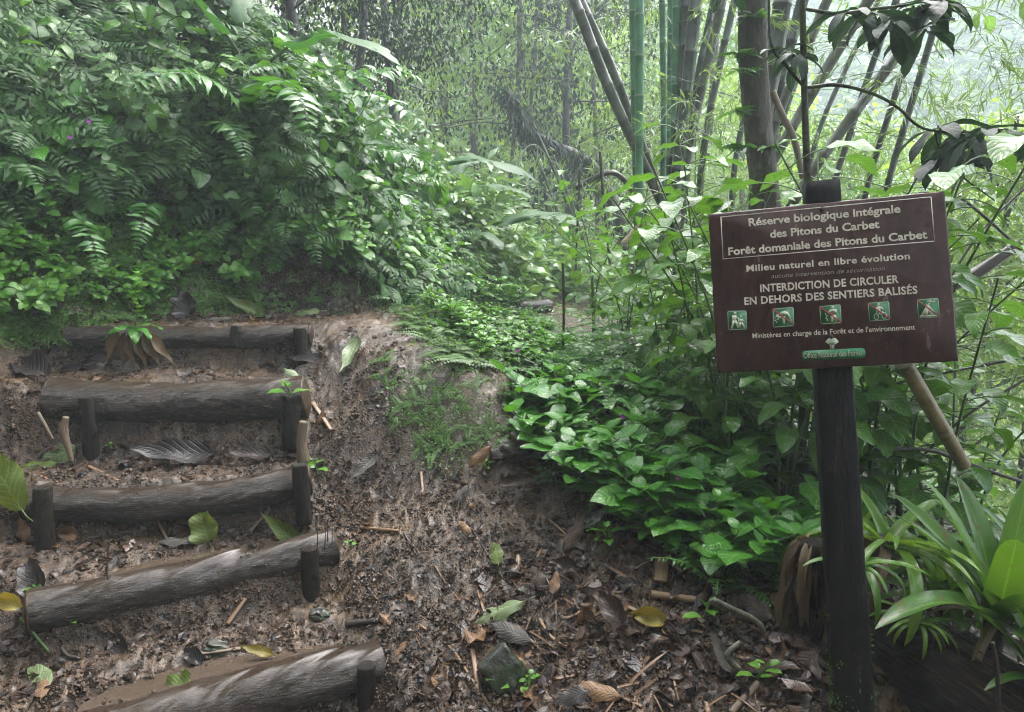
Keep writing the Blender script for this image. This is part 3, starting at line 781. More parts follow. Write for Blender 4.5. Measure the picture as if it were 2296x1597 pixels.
# ================================================================== SIGN
def poly(mb, pts, z, th=.0006):
    """flat polygon plate with small thickness in board plane coords"""
    pts = np.asarray(pts, float); n = len(pts)
    V = np.vstack([np.c_[pts, np.full(n, z)], np.c_[pts, np.full(n, z + th)]])
    mb.add(V, [np.array([[i, (i + 1) % n, n + (i + 1) % n, n + i] for i in range(n)]), (np.arange(n) + n)[None]])
def build_sign():
    dL, dR = 2.07, 1.93
    TL, TR, BR, BL = PD(1587, 480, dL + .015), PD(2118, 428, dR + .015), PD(2150, 810, dR - .012), PD(1610, 836, dL - .012)
    c = (TL + TR + BR + BL) / 4
    X = unit((TR - TL) + (BR - BL)); Yv = (TL - BL) + (TR - BR); Yv = unit(Yv - X * np.dot(X, Yv)); Z = np.cross(X, Yv)
    Wd = (np.linalg.norm(TR - TL) + np.linalg.norm(BR - BL)) / 2; Hd = (np.linalg.norm(TL - BL) + np.linalg.norm(TR - BR)) / 2
    th = .018
    def loc(U, V):
        """zoomed-picture pixel to board plane coordinates (measured layout of the lettering)"""
        u = 1558.2 + U * .30024; v = 389.5 + V * .30024
        d = ray(u, v); t = np.dot(c - EYE, Z) / np.dot(d, Z); p = EYE + d * t - c
        return np.array([np.dot(p, X), np.dot(p, Yv)])
    root = empty('trail_sign', tuple(P(1911, 1597, 1.8) - [0, 0, .3]))
    inv = Matrix.Translation(-root.location)
    Mx = Matrix([[X[0], Yv[0], Z[0], c[0]], [X[1], Yv[1], Z[1], c[1]], [X[2], Yv[2], Z[2], c[2]], [0, 0, 0, 1]])
    def place(o, mtx=Mx):
        o.parent = root; o.matrix_world = mtx; o.matrix_parent_inverse = Matrix(); o.matrix_local = inv @ mtx
    # board with slightly worn edge
    mb = MB(); n = 60
    def edgepts(w, h, jit):
        pts = []
        for (a, b) in (((-w, -h), (w, -h)), ((w, -h), (w, h)), ((w, h), (-w, h)), ((-w, h), (-w, -h))):
            for i in range(n // 4 * 3):
                f = i / (n // 4 * 3); pts.append([a[0] + (b[0] - a[0]) * f, a[1] + (b[1] - a[1]) * f])
        pts = np.array(pts); return pts + jit * np.stack([vn(pts[:, 1] * 40, pts[:, 0] * 40, 61), vn(pts[:, 0] * 40, pts[:, 1] * 40, 62)], 1)
    e = edgepts(Wd / 2, Hd / 2, .0022); e2 = e * (1 - .003 / .2)
    k = len(e)
    V = np.vstack([np.c_[e2, np.full(k, 0)], np.c_[e, np.full(k, -.0025)], np.c_[e, np.full(k, -th)]])
    F = np.array([[i, (i + 1) % k, k + (i + 1) % k, k + i] for i in range(k)])[:, ::-1]
    mb.add(V, [F, F + k, np.arange(k)[None], (np.arange(k) + 2 * k)[::-1][None]])
    o = mb.build('board', M['board'], smooth=False); place(o)
    # text
    def text(s, l, r, cap, mat=M['letter'], bold=.026, name='lettering', italic=0.0, z=.0006, sp=1.0):
        cu = bpy.data.curves.new('t', 'FONT'); cu.body = s; cu.size = 1; cu.offset = bold; cu.extrude = .004; cu.resolution_u = 3; cu.space_character = sp
        cu.shear = italic
        tmp = bpy.data.objects.new('t', cu); COL.objects.link(tmp); bpy.context.view_layer.update()
        me = bpy.data.meshes.new_from_object(tmp); bpy.data.objects.remove(tmp); bpy.data.curves.remove(cu)
        me.name = name
        co = np.empty(len(me.vertices) * 3, np.float32); me.vertices.foreach_get('co', co); co = co.reshape(-1, 3)
        a, b = loc(*l), loc(*r); w = np.linalg.norm(b - a); dirv = (b - a) / w; per = np.array([-dirv[1], dirv[0]])
        x0, x1 = co[:, 0].min(), co[:, 0].max()
        sx = w / (x1 - x0); ch = cap * .30024 / FPX * 2.0; sy = ch / .72
        q = a[None] + ((co[:, 0:1] - x0) * sx) * dirv + (co[:, 1:2] * sy) * per
        out = np.c_[q, z + (co[:, 2] + .004) * .05]
        me.vertices.foreach_set('co', out.astype(np.float32).ravel()); me.update()
        me.materials.clear(); me.materials.append(mat)
        o = bpy.data.objects.new(name, me); COL.objects.link(o); place(o)
        return o
    text('Réserve biologique intégrale', (402, 392), (1535, 290), 60)
    text('des Pitons du Carbet', (562, 480), (1378, 405), 60)
    text('Forêt domaniale des Pitons du Carbet', (250, 610), (1735, 482), 60)
    text('Milieu naturel en libre évolution', (385, 732), (1605, 638), 50, sp=1.08)
    text('aucune intervention de sécurisation', (570, 782), (1420, 722), 34, M['thinletter'], bold=-.004, italic=.25)
    text('INTERDICTION DE CIRCULER', (488, 884), (1522, 815), 58, sp=1.06)
    text('EN DEHORS DES SENTIERS BALISÉS', (370, 980), (1662, 895), 58, sp=1.06)
    text("Ministères en charge de la Forêt et de l'environnement", (430, 1230), (1645, 1165), 40, bold=.006)
    # border line
    cs = [loc(*p) for p in ((193, 325), (1762, 175), (1787, 505), (210, 638))]
    mb = MB(); w = .0010
    for i in range(4):
        a, b = cs[i], cs[(i + 1) % 4]; d = (b - a) / np.linalg.norm(b - a); nn = np.array([-d[1], d[0]]) * w
        poly(mb, [a - nn + d * w, a + nn + d * w, b + nn + d * w, b - nn + d * w], .0004 + i * .0002, .0003)
    o = mb.build('border_line', M['letter'], smooth=False); place(o)
    # pictograms
    def circ(cx, cy, r, n=14, ry=None):
        return [(cx + r * math.cos(t), cy + (ry or r) * math.sin(t)) for t in np.linspace(0, 6.283, n, endpoint=False)]
    def bar(x0, y0, x1, y1, w, w2=None):
        d = np.array([x1 - x0, y1 - y0]); d = d / np.linalg.norm(d); nn = np.array([-d[1], d[0]]); w2 = w2 or w
        return [(x0 - nn[0]*w, y0 - nn[1]*w), (x1 - nn[0]*w2, y1 - nn[1]*w2), (x1 + nn[0]*w2, y1 + nn[1]*w2), (x0 + nn[0]*w, y0 + nn[1]*w)]
    def rrect(x0, y0, x1, y1, r):
        p = []
        for cx, cy, a in ((x1 - r, y0 + r, -90), (x1 - r, y1 - r, 0), (x0 + r, y1 - r, 90), (x0 + r, y0 + r, 180)):
            for t in range(0, 91, 30): p.append((cx + r * math.cos(R(a + t)), cy + r * math.sin(R(a + t))))
        return p
    def ring(cx, cy, r, w, rx=1.0, n=18):
        return [[(cx + rx*r*math.cos(a), cy + r*math.sin(a)), (cx + rx*r*math.cos(b), cy + r*math.sin(b)), (cx + rx*(r-w)*math.cos(b), cy + (r-w)*math.sin(b)), (cx + rx*(r-w)*math.cos(a), cy + (r-w)*math.sin(a))]
                for a, b in zip(np.linspace(0, 6.283, n + 1)[:-1], np.linspace(0, 6.283, n + 1)[1:])]
    hikers = [circ(.40, .86, .075), bar(.36, .76, .34, .45, .12, .10), bar(.33, .5, .20, .10, .065, .05), bar(.40, .48, .55, .12, .065, .05), bar(.42, .68, .60, .58, .035), bar(.58, .60, .50, .15, .015),
              circ(.70, .68, .06), bar(.69, .58, .68, .38, .085, .07), bar(.66, .4, .60, .12, .045, .04), bar(.72, .38, .85, .12, .045, .04), bar(.74, .55, .86, .42, .03)]
    picker = [circ(.24, .62, .075), [(.30, .70), (.42, .80), (.58, .82), (.72, .76), (.80, .62), (.90, .30), (.78, .30), (.68, .55), (.52, .62), (.36, .58)], bar(.44, .60, .20, .40, .05, .04),
              bar(.52, .55, .52, .16, .07, .045), bar(.42, .52, .14, .58, .03), circ(.12, .38, .035), circ(.18, .28, .035), circ(.10, .50, .03)]
    walker = [circ(.62, .86, .07), [(.48, .76), (.62, .78), (.80, .74), (.84, .50), (.78, .48), (.74, .60), (.72, .42), (.52, .42), (.50, .60), (.44, .52), (.38, .56)],
              bar(.58, .46, .55, .12, .07, .05), bar(.70, .46, .73, .12, .06, .05), circ(.32, .45, .04), circ(.30, .32, .045), circ(.34, .22, .04), circ(.27, .55, .03)]
    biker = [circ(.50, .86, .07), [(.38, .74), (.50, .78), (.62, .74), (.74, .60), (.70, .55), (.58, .64), (.56, .50), (.62, .34), (.54, .32), (.46, .50), (.40, .40), (.36, .42)]] + ring(.36, .24, .17, .035, .7) + ring(.72, .27, .17, .035, .7) + [bar(.36, .24, .52, .42, .018), bar(.72, .27, .64, .5, .018), bar(.52, .42, .64, .46, .018)]
    tent = [bar(.20, .16, .50, .66, .05, .05), bar(.80, .16, .50, .66, .05, .05), bar(.48, .62, .58, .78, .02), bar(.52, .62, .42, .74, .02), bar(.10, .12, .90, .12, .045), [(.26, .14), (.42, .14), (.50, .34), (.50, .60)], [(.74, .14), (.58, .14), (.50, .34), (.50, .60)],
            bar(.48, .85, .84, .80, .025), circ(.80, .88, .05), bar(.5, .93, .66, .86, .02), bar(.60, .95, .64, .86, .02)]
    sq = [(((240,1025),(385,1022),(391,1166),(245,1172)), hikers, 0), (((577,1008),(737,995),(742,1140),(582,1153)), picker, 1), (((926,990),(1087,975),(1097,1118),(936,1128)), walker, 1),
          (((1288,965),(1450,952),(1460,1095),(1298,1107)), biker, 1), (((1653,940),(1818,928),(1830,1075),(1662,1085)), tent, 1)]
    for cn, fig, red in sq:
        tl, tr, br_, bl = [loc(*p) for p in cn]
        def mp(pts):
            return [tuple((bl * (1 - x) + br_ * x) * (1 - y) + (tl * (1 - x) + tr * x) * y) for x, y in pts]
        a = MB(); poly(a, mp(rrect(0, 0, 1, 1, .08)), .0004, .0004)
        po = a.build('pictogram', M['sgreen'], smooth=False); place(po)
        b = MB()
        for q, pl in enumerate(fig): poly(b, mp(pl), .0008 + .00002 * q, .0002)
        fo = b.build('figure', M['swhite'], smooth=False); place(fo)
        f = MB(); d = .965
        for q, (x0, y0, x1, y1) in enumerate(((.06,.035,.94,.035), (.965,.06,.965,.94), (.94,.965,.06,.965), (.035,.94,.035,.06))):
            poly(f, mp(bar(x0, y0, x1, y1, .010)), .0008 + .00002 * q, .0002)
        bo = f.build('outline', M['swhite'], smooth=False); place(bo)
        subs = [fo, bo]
        if red:
            rb = MB(); poly(rb, mp(bar(.01, .97, .99, .05, .028)), .0016, .0003); ro = rb.build('red_bar', M['sred'], smooth=False); place(ro); subs.append(ro)
        for s_ in subs:
            s_.parent = po; s_.matrix_parent_inverse = Matrix(); s_.matrix_local = Matrix()
    # emblem
    l, r_ = loc(795, 1362), loc(1275, 1338); d = (r_ - l); w = np.linalg.norm(d); d /= w; nn = np.array([-d[1], d[0]]); hh = 37 * .30024 / FPX * 2.0
    a = MB(); poly(a, [tuple(l + d * x * w + nn * y * hh) for x, y in [(q[0], q[1]) for q in [(.02, -.8), (.06, -1), (.94, -1), (.98, -.8), (1, 0), (.98, .8), (.94, 1), (.06, 1), (.02, .8), (0, 0)]]], .0004, .0004)
    po = a.build('emblem', M['sgreen'], smooth=False); place(po)
    tc = loc(1022, 1258); s = .030024 * .0
    u1 = 46 * .30024 / FPX * 2.0
    b = MB()
    for q, (cx, cy, r1) in enumerate([(-.55, .05, .42), (-.2, .3, .5), (.3, .28, .48), (.62, .0, .38), (0, -.05, .6), (-.3, -.1, .4), (.3, -.15, .42)]):
        poly(b, circ(tc[0] + cx * u1, tc[1] + cy * u1, r1 * u1, 16, r1 * u1 * .75), .0008 + .00003 * q, .0002)
    for q, xx in enumerate((-.22, 0, .22)):
        poly(b, bar(tc[0] + xx * u1, tc[1] - .3 * u1, tc[0] + xx * u1, tc[1] - 1.15 * u1, .075 * u1), .0008 + .00003 * q, .0002)
    fo = b.build('tree_mark', M['swhite'], smooth=False); place(fo)
    g = MB()
    for q in range(5):
        xx = -.5 + q * .25
        poly(g, bar(tc[0] + xx * u1, tc[1] + (.35 - abs(xx) * .3) * u1, tc[0] + (xx * .3 + .05) * u1, tc[1] - .45 * u1, .03 * u1), .0012 + .00003 * q, .0001)
    go = g.build('tree_lines', M['sgreen'], smooth=False); place(go)
    text('Office National des Forêts'.replace(' ', ' '), (812, 1380), (1250, 1357), 44, M['swhite'], bold=.0, name='emblem_lettering', z=.0012)
    for (U, V) in ((948, 265), (1017, 1217)):
        q = loc(U, V); b = MB()
        tube(b, [[q[0], q[1], .0], [q[0], q[1], .003], [q[0], q[1], .0045]], [.0058, .0056, .003], 16, .5)
        place(b.build('bolt', M['bolt']))
    # raindrops and specks on the board
    dr = MB()
    for q in range(260):
        x, y = RNG.uniform(-.48, .48) * Wd, RNG.uniform(-.48, .48) * Hd; r1 = .0008 + .0016 * RNG.random() ** 2
        tube(dr, [[x, y, 0], [x, y, r1 * .5], [x, y, r1 * .8]], [r1, r1 * .85, r1 * .3], 7, .5)
    gm, nt = nodes('water_drop'); k_ = NT(nt); bs = k_.n('ShaderNodeBsdfPrincipled'); bs.inputs['Base Color'].default_value = (.09, .06, .055, 1); setv(bs, 'Roughness', .05); k_.out(bs.outputs[0])
    o = dr.build('raindrops', gm); place(o); o['kind'] = 'stuff'
    # post
    mb = MB(); top = P(1840, 412, 2.115); bot = P(1912, 1597, 1.86)
    dv = (bot - top); bot2 = bot + dv * .35
    zz = unit(top - bot2); xx = unit(X - zz * np.dot(X, zz)); yy = np.cross(zz, xx)
    nseg = 60; Lp = np.linalg.norm(top - bot2)
    for i in range(nseg + 1):
        f = i / nseg; p = top + (bot2 - top) * f; w = .044 + .006 * f
        ring_ = []
        prof = [(-1, -.9), (-.93, -1), (-.3, -1), (.3, -1), (.93, -1), (1, -.93), (1, 0), (1, .93), (.93, 1), (0, 1), (-.93, 1), (-1, .93), (-1, 0)]
        for q, (a, b) in enumerate(prof):
            jt = .0012 * (vn(f * 60, q * 3.1, 90) * 2)
            ring_.append(p + xx * (a * w + jt) + yy * (b * w * .9 + jt))
        if i == 0: V = []
        V += ring_
    k = len(prof); V = np.array(V)
    F = np.array([[i*k + j, i*k + (j+1) % k, (i+1)*k + (j+1) % k, (i+1)*k + j] for i in range(nseg) for j in range(k)])[:, ::-1]
    mb.add(V - np.array(root.location), [F, np.arange(k)[None]])
    po = mb.build('post', M['post'], root)
    # moss fringe on the lower post
    ms = MB(); n = 2600
    f = .60 + .40 * RNG.random(n) ** .8
    pp = top + (bot2 - top) * f[:, None]; w = (.044 + .006 * f)
    side = RNG.integers(0, 3, n); q = RNG.uniform(-1, 1, n)
    keep = ((vn(f * 26, q * 3 + side * 5, 91) > .12) & (f > .66)) | ((side > 0) & (vn(f * 30, side * 9.0, 92) > -.1) & (f > .6))
    a = np.where(side == 0, q, np.where(side == 1, 1.0, -1.0)); b = np.where(side == 0, -1.0, q)
    p3 = pp + xx * (a * w)[:, None] + yy * (b * w * .9)[:, None]
    nrm = np.where((side == 0)[:, None], -yy, xx * a[:, None])
    d = unit(nrm + RNG.normal(0, .6, (n, 3)) + [0, 0, -.3])
    leaves(ms, T_tiny, (p3 - np.array(root.location))[keep], d[keep], (nrm + RNG.normal(0, .4, (n, 3)))[keep], .006 + .006 * RNG.random(keep.sum()), .8)
    mo = ms.build('moss', M['moss'], po); mo['kind'] = 'stuff'
    tag(root, 'brown board with French reserve rules on a dark square post', 'sign')
build_sign()

# ================================================================== VEGETATION
def inpoly(u, v, poly_):
    c = np.zeros(len(u), bool); n = len(poly_)
    for i in range(n):
        (x1, y1), (x2, y2) = poly_[i], poly_[(i + 1) % n]
        c ^= ((y1 > v) != (y2 > v)) & (u < (x2 - x1) * (v - y1) / (y2 - y1 + 1e-9) + x1)
    return c
def zone(poly_, n, gap=0, ymax=40, ymin=0):
    """ground points under part of the view"""
    p = np.array(poly_, float); lo, hi = p.min(0), p.max(0)
    U, V = [], []
    tries = 0
    while len(U) < n and tries < 60:
        tries += 1
        u = RNG.uniform(lo[0], hi[0], n); v = RNG.uniform(lo[1], hi[1], n); k = inpoly(u, v, poly_)
        for a, b in zip(u[k], v[k]):
            if gap and len(U) and np.min((np.array(U) - a) ** 2 + (np.array(V) - b) ** 2) < gap * gap: continue
            U.append(a); V.append(b)
            if len(U) >= n: break
    pts, ok = hit(np.array(U), np.array(V), ymax)
    ok &= pts[:, 1] > ymin
    pts = pts[ok]
    return pts, Hn(pts[:, 0], pts[:, 1])
def scatter(poly_, n, protos, s=(.8, 1.2), nrm=.5, label='', cat='plant', group=None, gap=0, ymax=40, sink=0.0, dist=.0, ymin=0):
    pts, N = zone(poly_, n, gap, ymax, ymin)
    for p, q in zip(pts, N):
        pr = protos[RNG.integers(len(protos))]
        z = unit(Z3 * (1 - nrm) + q * nrm + RNG.normal(0, .08, 3))
        sc = RNG.uniform(*s) * (1 + dist * max(0, p[1] - 4))
        pr.put(mat4(p - Z3 * sink, frame(z, RNG.random() * 6.28), sc), label, cat, group)
def carpet(name, poly_, n, src, s=(.8, 1.2), nrm=.6, label='', mat=None, ymax=40, gap=0, ymin=0, lift=0.0, filt=None):
    """uncountable ground cover: one object"""
    pts, N = zone(poly_, n, gap, ymax, ymin)
    if filt is not None:
        kk = filt(pts); pts, N = pts[kk], N[kk]
    out = MB()
    which = RNG.integers(0, len(src), len(pts))
    for i, b in enumerate(src):
        ms = [mat4(p + Z3 * lift, frame(unit(Z3 * (1 - nrm) + q * nrm + RNG.normal(0, .12, 3)), RNG.random() * 6.28), RNG.uniform(*s)) for p, q in zip(pts[which == i], N[which == i])]
        out.merge(b, ms)
    tag(out.build(name, mat), label, None, kind='stuff')

# --- small sprig sources for ground cover
def sprig(n, r, ll, tm, up=.4, h=.02):
    b = MB()
    a = RNG.random(n) * 6.28; rr = r * RNG.random(n) ** .6
    p = np.c_[np.cos(a) * rr, np.sin(a) * rr, h * RNG.random(n)]
    leaves(b, tm, p, np.c_[np.cos(a), np.sin(a), np.full(n, up)] + RNG.normal(0, .4, (n, 3)), Z3 + RNG.normal(0, .35, (n, 3)), ll * (.5 + .9 * RNG.random(n)))
    return b
def minifern(L=.07, n=9):
    b = MB()
    for s in range(3):
        a = s * 2.1 + RNG.random(); h = np.array([math.cos(a), math.sin(a), 0]); t = np.linspace(.1, 1, n)
        pts = h * (t * L)[:, None] + Z3 * (.5 * L * t - .5 * L * t * t)[:, None] + Z3 * .004
        sd = np.cross(h, Z3)
        for g in (-1, 1):
            leaves(b, T_tiny, pts, sd * g + h * .4, Z3 + 0 * pts, .26 * L * (1.1 - t) + .004)
    return b
SPR = [sprig(26, .06, .016, T_tiny), sprig(20, .07, .022, T_tiny), minifern(), minifern(.09, 11)]
MSP = [sprig(40, .05, .009, T_tiny, .8, .012), sprig(30, .06, .012, T_tiny, .6, .015)]
LSP = [sprig(16, .12, .045, T_small, .3, .06), sprig(20, .14, .055, T_herb, .3, .08), sprig(22, .16, .05, T_heart, .2, .1)]

# --- bank: short cover near its foot, taller higher up
SOIL = [hit(np.array([a], float), np.array([b], float), 8)[0][0] for a, b in ((650, 640), (720, 650), (790, 665), (680, 610))]
bare = lambda p: np.min([np.linalg.norm(p - q, axis=1) for q in SOIL], 0) > .17
carpet('ground_cover', [(-150, 420), (430, 400), (640, 560), (720, 600), (850, 640), (880, 700), (380, 702), (100, 760), (-150, 800)], 1000, SPR, (.6, 1.5), .7,
       'tiny ferns and seedlings carpeting the foot of the earth bank', M['moss'], ymax=6, filt=bare)
carpet('moss', [(-150, 380), (430, 380), (900, 640), (880, 705), (380, 705), (100, 760), (-150, 800)], 1500, MSP, (.8, 1.6), .9,
       'thin moss on the soil of the earth bank', M['moss'], ymax=6, filt=bare)
UF = []
for _ in range(4):
    u_ = MB()
    for n_, b_ in fern(6, .3, 18, .05): 
        if n_ == 'fronds': UF.append(b_)
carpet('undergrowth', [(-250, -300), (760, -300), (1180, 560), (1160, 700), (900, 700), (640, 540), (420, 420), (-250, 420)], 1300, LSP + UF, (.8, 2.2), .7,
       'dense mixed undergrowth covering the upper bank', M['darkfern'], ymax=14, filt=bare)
G = {}
G['herb'] = [proto('broadleaf_herb', herb(5, .16, .14, pairs=3, spread=.9), [M['herb'], M['stem']]) for _ in range(4)]
G['herbS'] = [proto('bank_herb', herb(5, .16, .085), [M['herb2'], M['stem']]) for _ in range(3)]
G['shrub'] = [proto('leafy_shrub', shrub(4, .85, .17), [M['shrub'], M['stem']]) for _ in range(4)]
G['vine'] = [proto('climbing_vine', clump(84, .36, .098), [M['vine'], M['dstem']]) for _ in range(4)]
G['hang'] = [proto('hanging_vine', hanging(9, .8, .07), [M['vine'], M['dstem']]) for _ in range(2)]
G['fern'] = [proto('sword_fern', fern(8, .42, 24, .05), [M['fern'], M['stem']]) for _ in range(3)]
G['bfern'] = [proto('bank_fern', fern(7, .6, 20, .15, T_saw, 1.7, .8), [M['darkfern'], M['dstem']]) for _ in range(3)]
G['afern'] = [proto('arching_fern', fern(5, 1.15, 24, .19, T_lance, 1.9, 1.0, 1.0), [M['fern'], M['stem']]) for _ in range(2)]
G['ban'] = [proto('banana_plant', big_leaf(1.0, .28, 3), [M['banana']] * 3 + [M['stem']]) for _ in range(2)]

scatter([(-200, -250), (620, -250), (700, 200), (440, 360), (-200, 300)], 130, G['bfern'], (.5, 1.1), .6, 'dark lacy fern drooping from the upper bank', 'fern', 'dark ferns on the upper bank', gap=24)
scatter([(-150, 230), (300, 250), (700, 380), (740, 520), (420, 430), (-150, 470)], 56, G['herb'], (.6, 1.1), .55, 'broad crinkled leaves on a herb growing from the bank', 'plant', 'broadleaf herbs on the bank', gap=45)
scatter([(-150, 430), (420, 420), (660, 560), (600, 660), (-150, 740)], 80, G['herbS'], (.35, 1.0), .6, 'small bright herb among moss at the bank foot', 'plant', 'small herbs on the bank', gap=30)
scatter([(420, -300), (740, -250), (1060, 250), (1170, 520), (1100, 560), (760, 480), (450, 350)], 150, G['vine'], (.55, 1.25), .6, 'heart-leaved climbing vine covering the bank', 'vine', 'climbing vines on the bank', gap=22, dist=.06, ymax=14)
scatter([(500, -100), (760, 0), (1050, 330), (1100, 480), (700, 330)], 40, G['hang'], (.7, 1.2), .6, 'leafy vine hanging down the bank', 'vine', 'hanging vines on the bank', gap=40, dist=.05, ymax=14)
scatter([(640, 545), (760, 480), (1150, 600), (1170, 700), (1000, 690), (860, 640)], 110, G['herbS'], (.9, 1.5), .5, 'pale green broad-leaved herb on the slope by the path bend', 'plant', 'broad-leaved herbs along the path bend', gap=15, ymax=12, dist=.05)
for (u, v, s_, a_) in [(110, 360, 1.5, .3), (30, 400, 1.4, 2.), (190, 400, 1.25, 4.), (230, 300, 1.3, 5.)]:
    p, ok = hit(np.array([u], float), np.array([v], float)); G['herb'][int(a_) % 4].put(mat4(p[0], frame(unit([.2, -.9, .8]), a_), s_), 'largest broadleaf herb with big oval leaves at the far left of the bank', 'plant', 'largest herbs at the far left')
# arching big ferns and banana leaves on the bank
for (u, v, y, s, a, k) in [(560, 330, 4.9, 1.0, .4, 0), (690, 300, 5.4, 1.05, 5.6, 1), (330, 300, 4.5, .8, 5.0, 0), (760, 420, 5.6, .8, 5.9, 1), (120, 150, 4.2, .8, 5.4, 0), (450, 150, 4.8, .7, 5.2, 1), (700, 150, 5.8, .9, 5.4, 0), (820, 480, 6.0, .7, 5.3, 1)]:
    p = P(u, v, y); p[2] = top_z(p[0], p[1]) - .02
    G['afern'][k].put(mat4(p, frame(unit(Z3 + [.35, -.35, 0]), a), s), 'large arching fern with long leaflets on the bank', 'fern', 'large arching ferns')
for (u, v, y, s, a) in [(560, 180, 5.2, 1.0, 5.4), (880, 350, 6.6, 1.0, 5.8), (1010, 470, 7.6, 1.0, 5.9), (980, 330, 8.0, .9, 1.)]:
    p = P(u, v, y); p[2] = top_z(p[0], p[1]) - .02
    G['ban'][int(a * 10) % 2].put(mat4(p, frame(unit(Z3 + [.35, -.3, 0]), a), s), 'plant with huge ribbed leaves leaning out of the bank', 'plant', 'large-leaved plants on the bank')

scatter([(-100, 0), (600, -100), (900, 350), (700, 400), (-100, 300)], 13, G['shrub'], (.45, .75), .8, 'drooping broad-leaved shrub growing out of the bank', 'shrub', 'broad-leaved shrubs on the bank', gap=60)
# --- mound and path edge
carpet('mound_moss', [(850, 800), (1120, 820), (1150, 1030), (1000, 1050), (870, 960)], 150, SPR + MSP, (.5, 1.1), .8, 'small ferns and moss on the earth mound beside the path', M['moss'], ymax=5)
carpet('grassy_edge', [(900, 700), (1000, 660), (1240, 700), (1250, 860), (1100, 830), (960, 790)], 420, SPR + [minifern(.12, 12)], (.9, 1.7), .5, 'low weeds and small ferns on the crest beside the path', M['moss'], ymax=7)
scatter([(930, 680), (1200, 690), (1250, 850), (1080, 810)], 42, G['herbS'], (.45, .8), .3, 'small herb on the grassy crest', 'plant', 'small herbs on the crest', gap=20, ymax=7)
scatter([(930, 700), (1200, 700), (1300, 880), (1080, 810)], 18, G['fern'], (.35, .6), .3, 'small fern on the grassy crest', 'fern', 'small ferns on the crest', gap=35, ymax=7)

# --- right side slope
G['sfern'] = [proto('small_fern', fern(6, .22, 18, .035), [M['fern'], M['stem']]) for _ in range(2)]
scatter([(1150, 900), (1260, 820), (1700, 960), (1760, 1290), (1620, 1340), (1400, 1180), (1200, 1060)], 46, G['sfern'], (.6, 1.5), .15, 'small green fern between the broadleaf herbs', 'fern', 'small ferns between the herbs', gap=38, ymax=5)
RIGHT = [(1140, 880), (1250, 700), (1600, 620), (2400, 700), (2400, 1350), (1900, 1250), (1700, 1300), (1560, 1250), (1400, 1120), (1200, 1060)]
carpet('slope_undergrowth', RIGHT, 420, LSP, (.4, 1.1), .4, 'tangled low undergrowth on the slope right of the path', M['herb'], ymax=14, ymin=3.7)
carpet('slope_moss', RIGHT, 500, SPR, (.8, 1.5), .6, 'small ferns between the plants right of the path', M['moss'], ymax=8)
scatter([(1150, 930), (1260, 880), (1700, 1000), (1760, 1290), (1620, 1320), (1400, 1180), (1230, 1050)], 58, G['herb'], (.6, 1.3), .1, 'wet broadleaf herb with crinkled leaves edging the mud path', 'plant', 'broadleaf herbs edging the mud path', gap=42, ymax=5)
scatter([(1200, 780), (1500, 800), (1640, 960), (1640, 1080), (1480, 960), (1220, 880)], 34, G['fern'], (.9, 1.5), .15, 'upright sword fern with narrow fronds right of the path', 'fern', 'sword ferns right of the path', gap=36, ymax=6)
scatter([(1230, 640), (1620, 640), (1640, 860), (1350, 800)], 40, G['shrub'], (.55, .9), .1, 'knee-high shrub with drooping veined leaves right of the path', 'shrub', 'leafy shrubs right of the path', gap=30, ymax=8)
scatter([(1560, 760), (2380, 800), (2380, 1150), (1700, 1060)], 44, G['shrub'], (.5, .9), .1, 'leafy shrub on the slope behind the sign', 'shrub', 'leafy shrubs behind the sign', gap=45, ymax=9)
scatter([(1900, 860), (2380, 900), (2380, 1250), (1950, 1150)], 26, G['fern'], (.7, 1.3), .1, 'arching green fern on the slope behind the post', 'fern', 'ferns behind the sign post', gap=55, ymax=8)
scatter([(2150, 500), (2420, 500), (2420, 1000), (2150, 1000)], 30, G['vine'], (.8, 1.5), .2, 'tangled creeper on the slope right of the sign', 'vine', 'creepers right of the sign', gap=30, ymax=16)

# ================================================================== BAMBOO, TRUNKS
def culm(pts, y, r, mat, label, name='bamboo_culm', cat='bamboo', group='bamboo culms in the clump', nodes_=True, rough=.04, n=14, ys=None, seg=60, sway=True):
    ys = ys or [y] * len(pts)
    c = curve([P(u, v, yy) for (u, v), yy in zip(pts, ys)], seg)
    L = np.r_[0, np.cumsum(np.linalg.norm(np.diff(c, axis=0), axis=1))]
    rr = r * (1 - .12 * L / L[-1]) * np.ones(seg)
    if nodes_:
        per = .34 if mat is not M['bamY'] else .30
        N = max(2, int(L[-1] / per)); LL = []
        for k_ in range(N + 1):
            LL += [k_ * per - .012, k_ * per, k_ * per + .012, k_ * per + .15]
        LL = np.array([a for a in LL if 0 <= a <= L[-1]])
        c = np.array([np.interp(LL, L, c[:, j]) for j in range(3)]).T
        ph = np.abs((LL / per) - np.round(LL / per)) * per
        rr = np.interp(LL, L, rr) * np.where(ph < .004, 1.13, 1.0)
    mb = MB(); tube(mb, c, rr, n, RNG.random(), rough=rough, seed=len(c) + r * 100, roughscale=5)
    o = mb.build(name, mat); tag(o, label, cat, group)
    return o, c
gG, gD, gB = M['bamG'], M['bamD'], M['bamB']
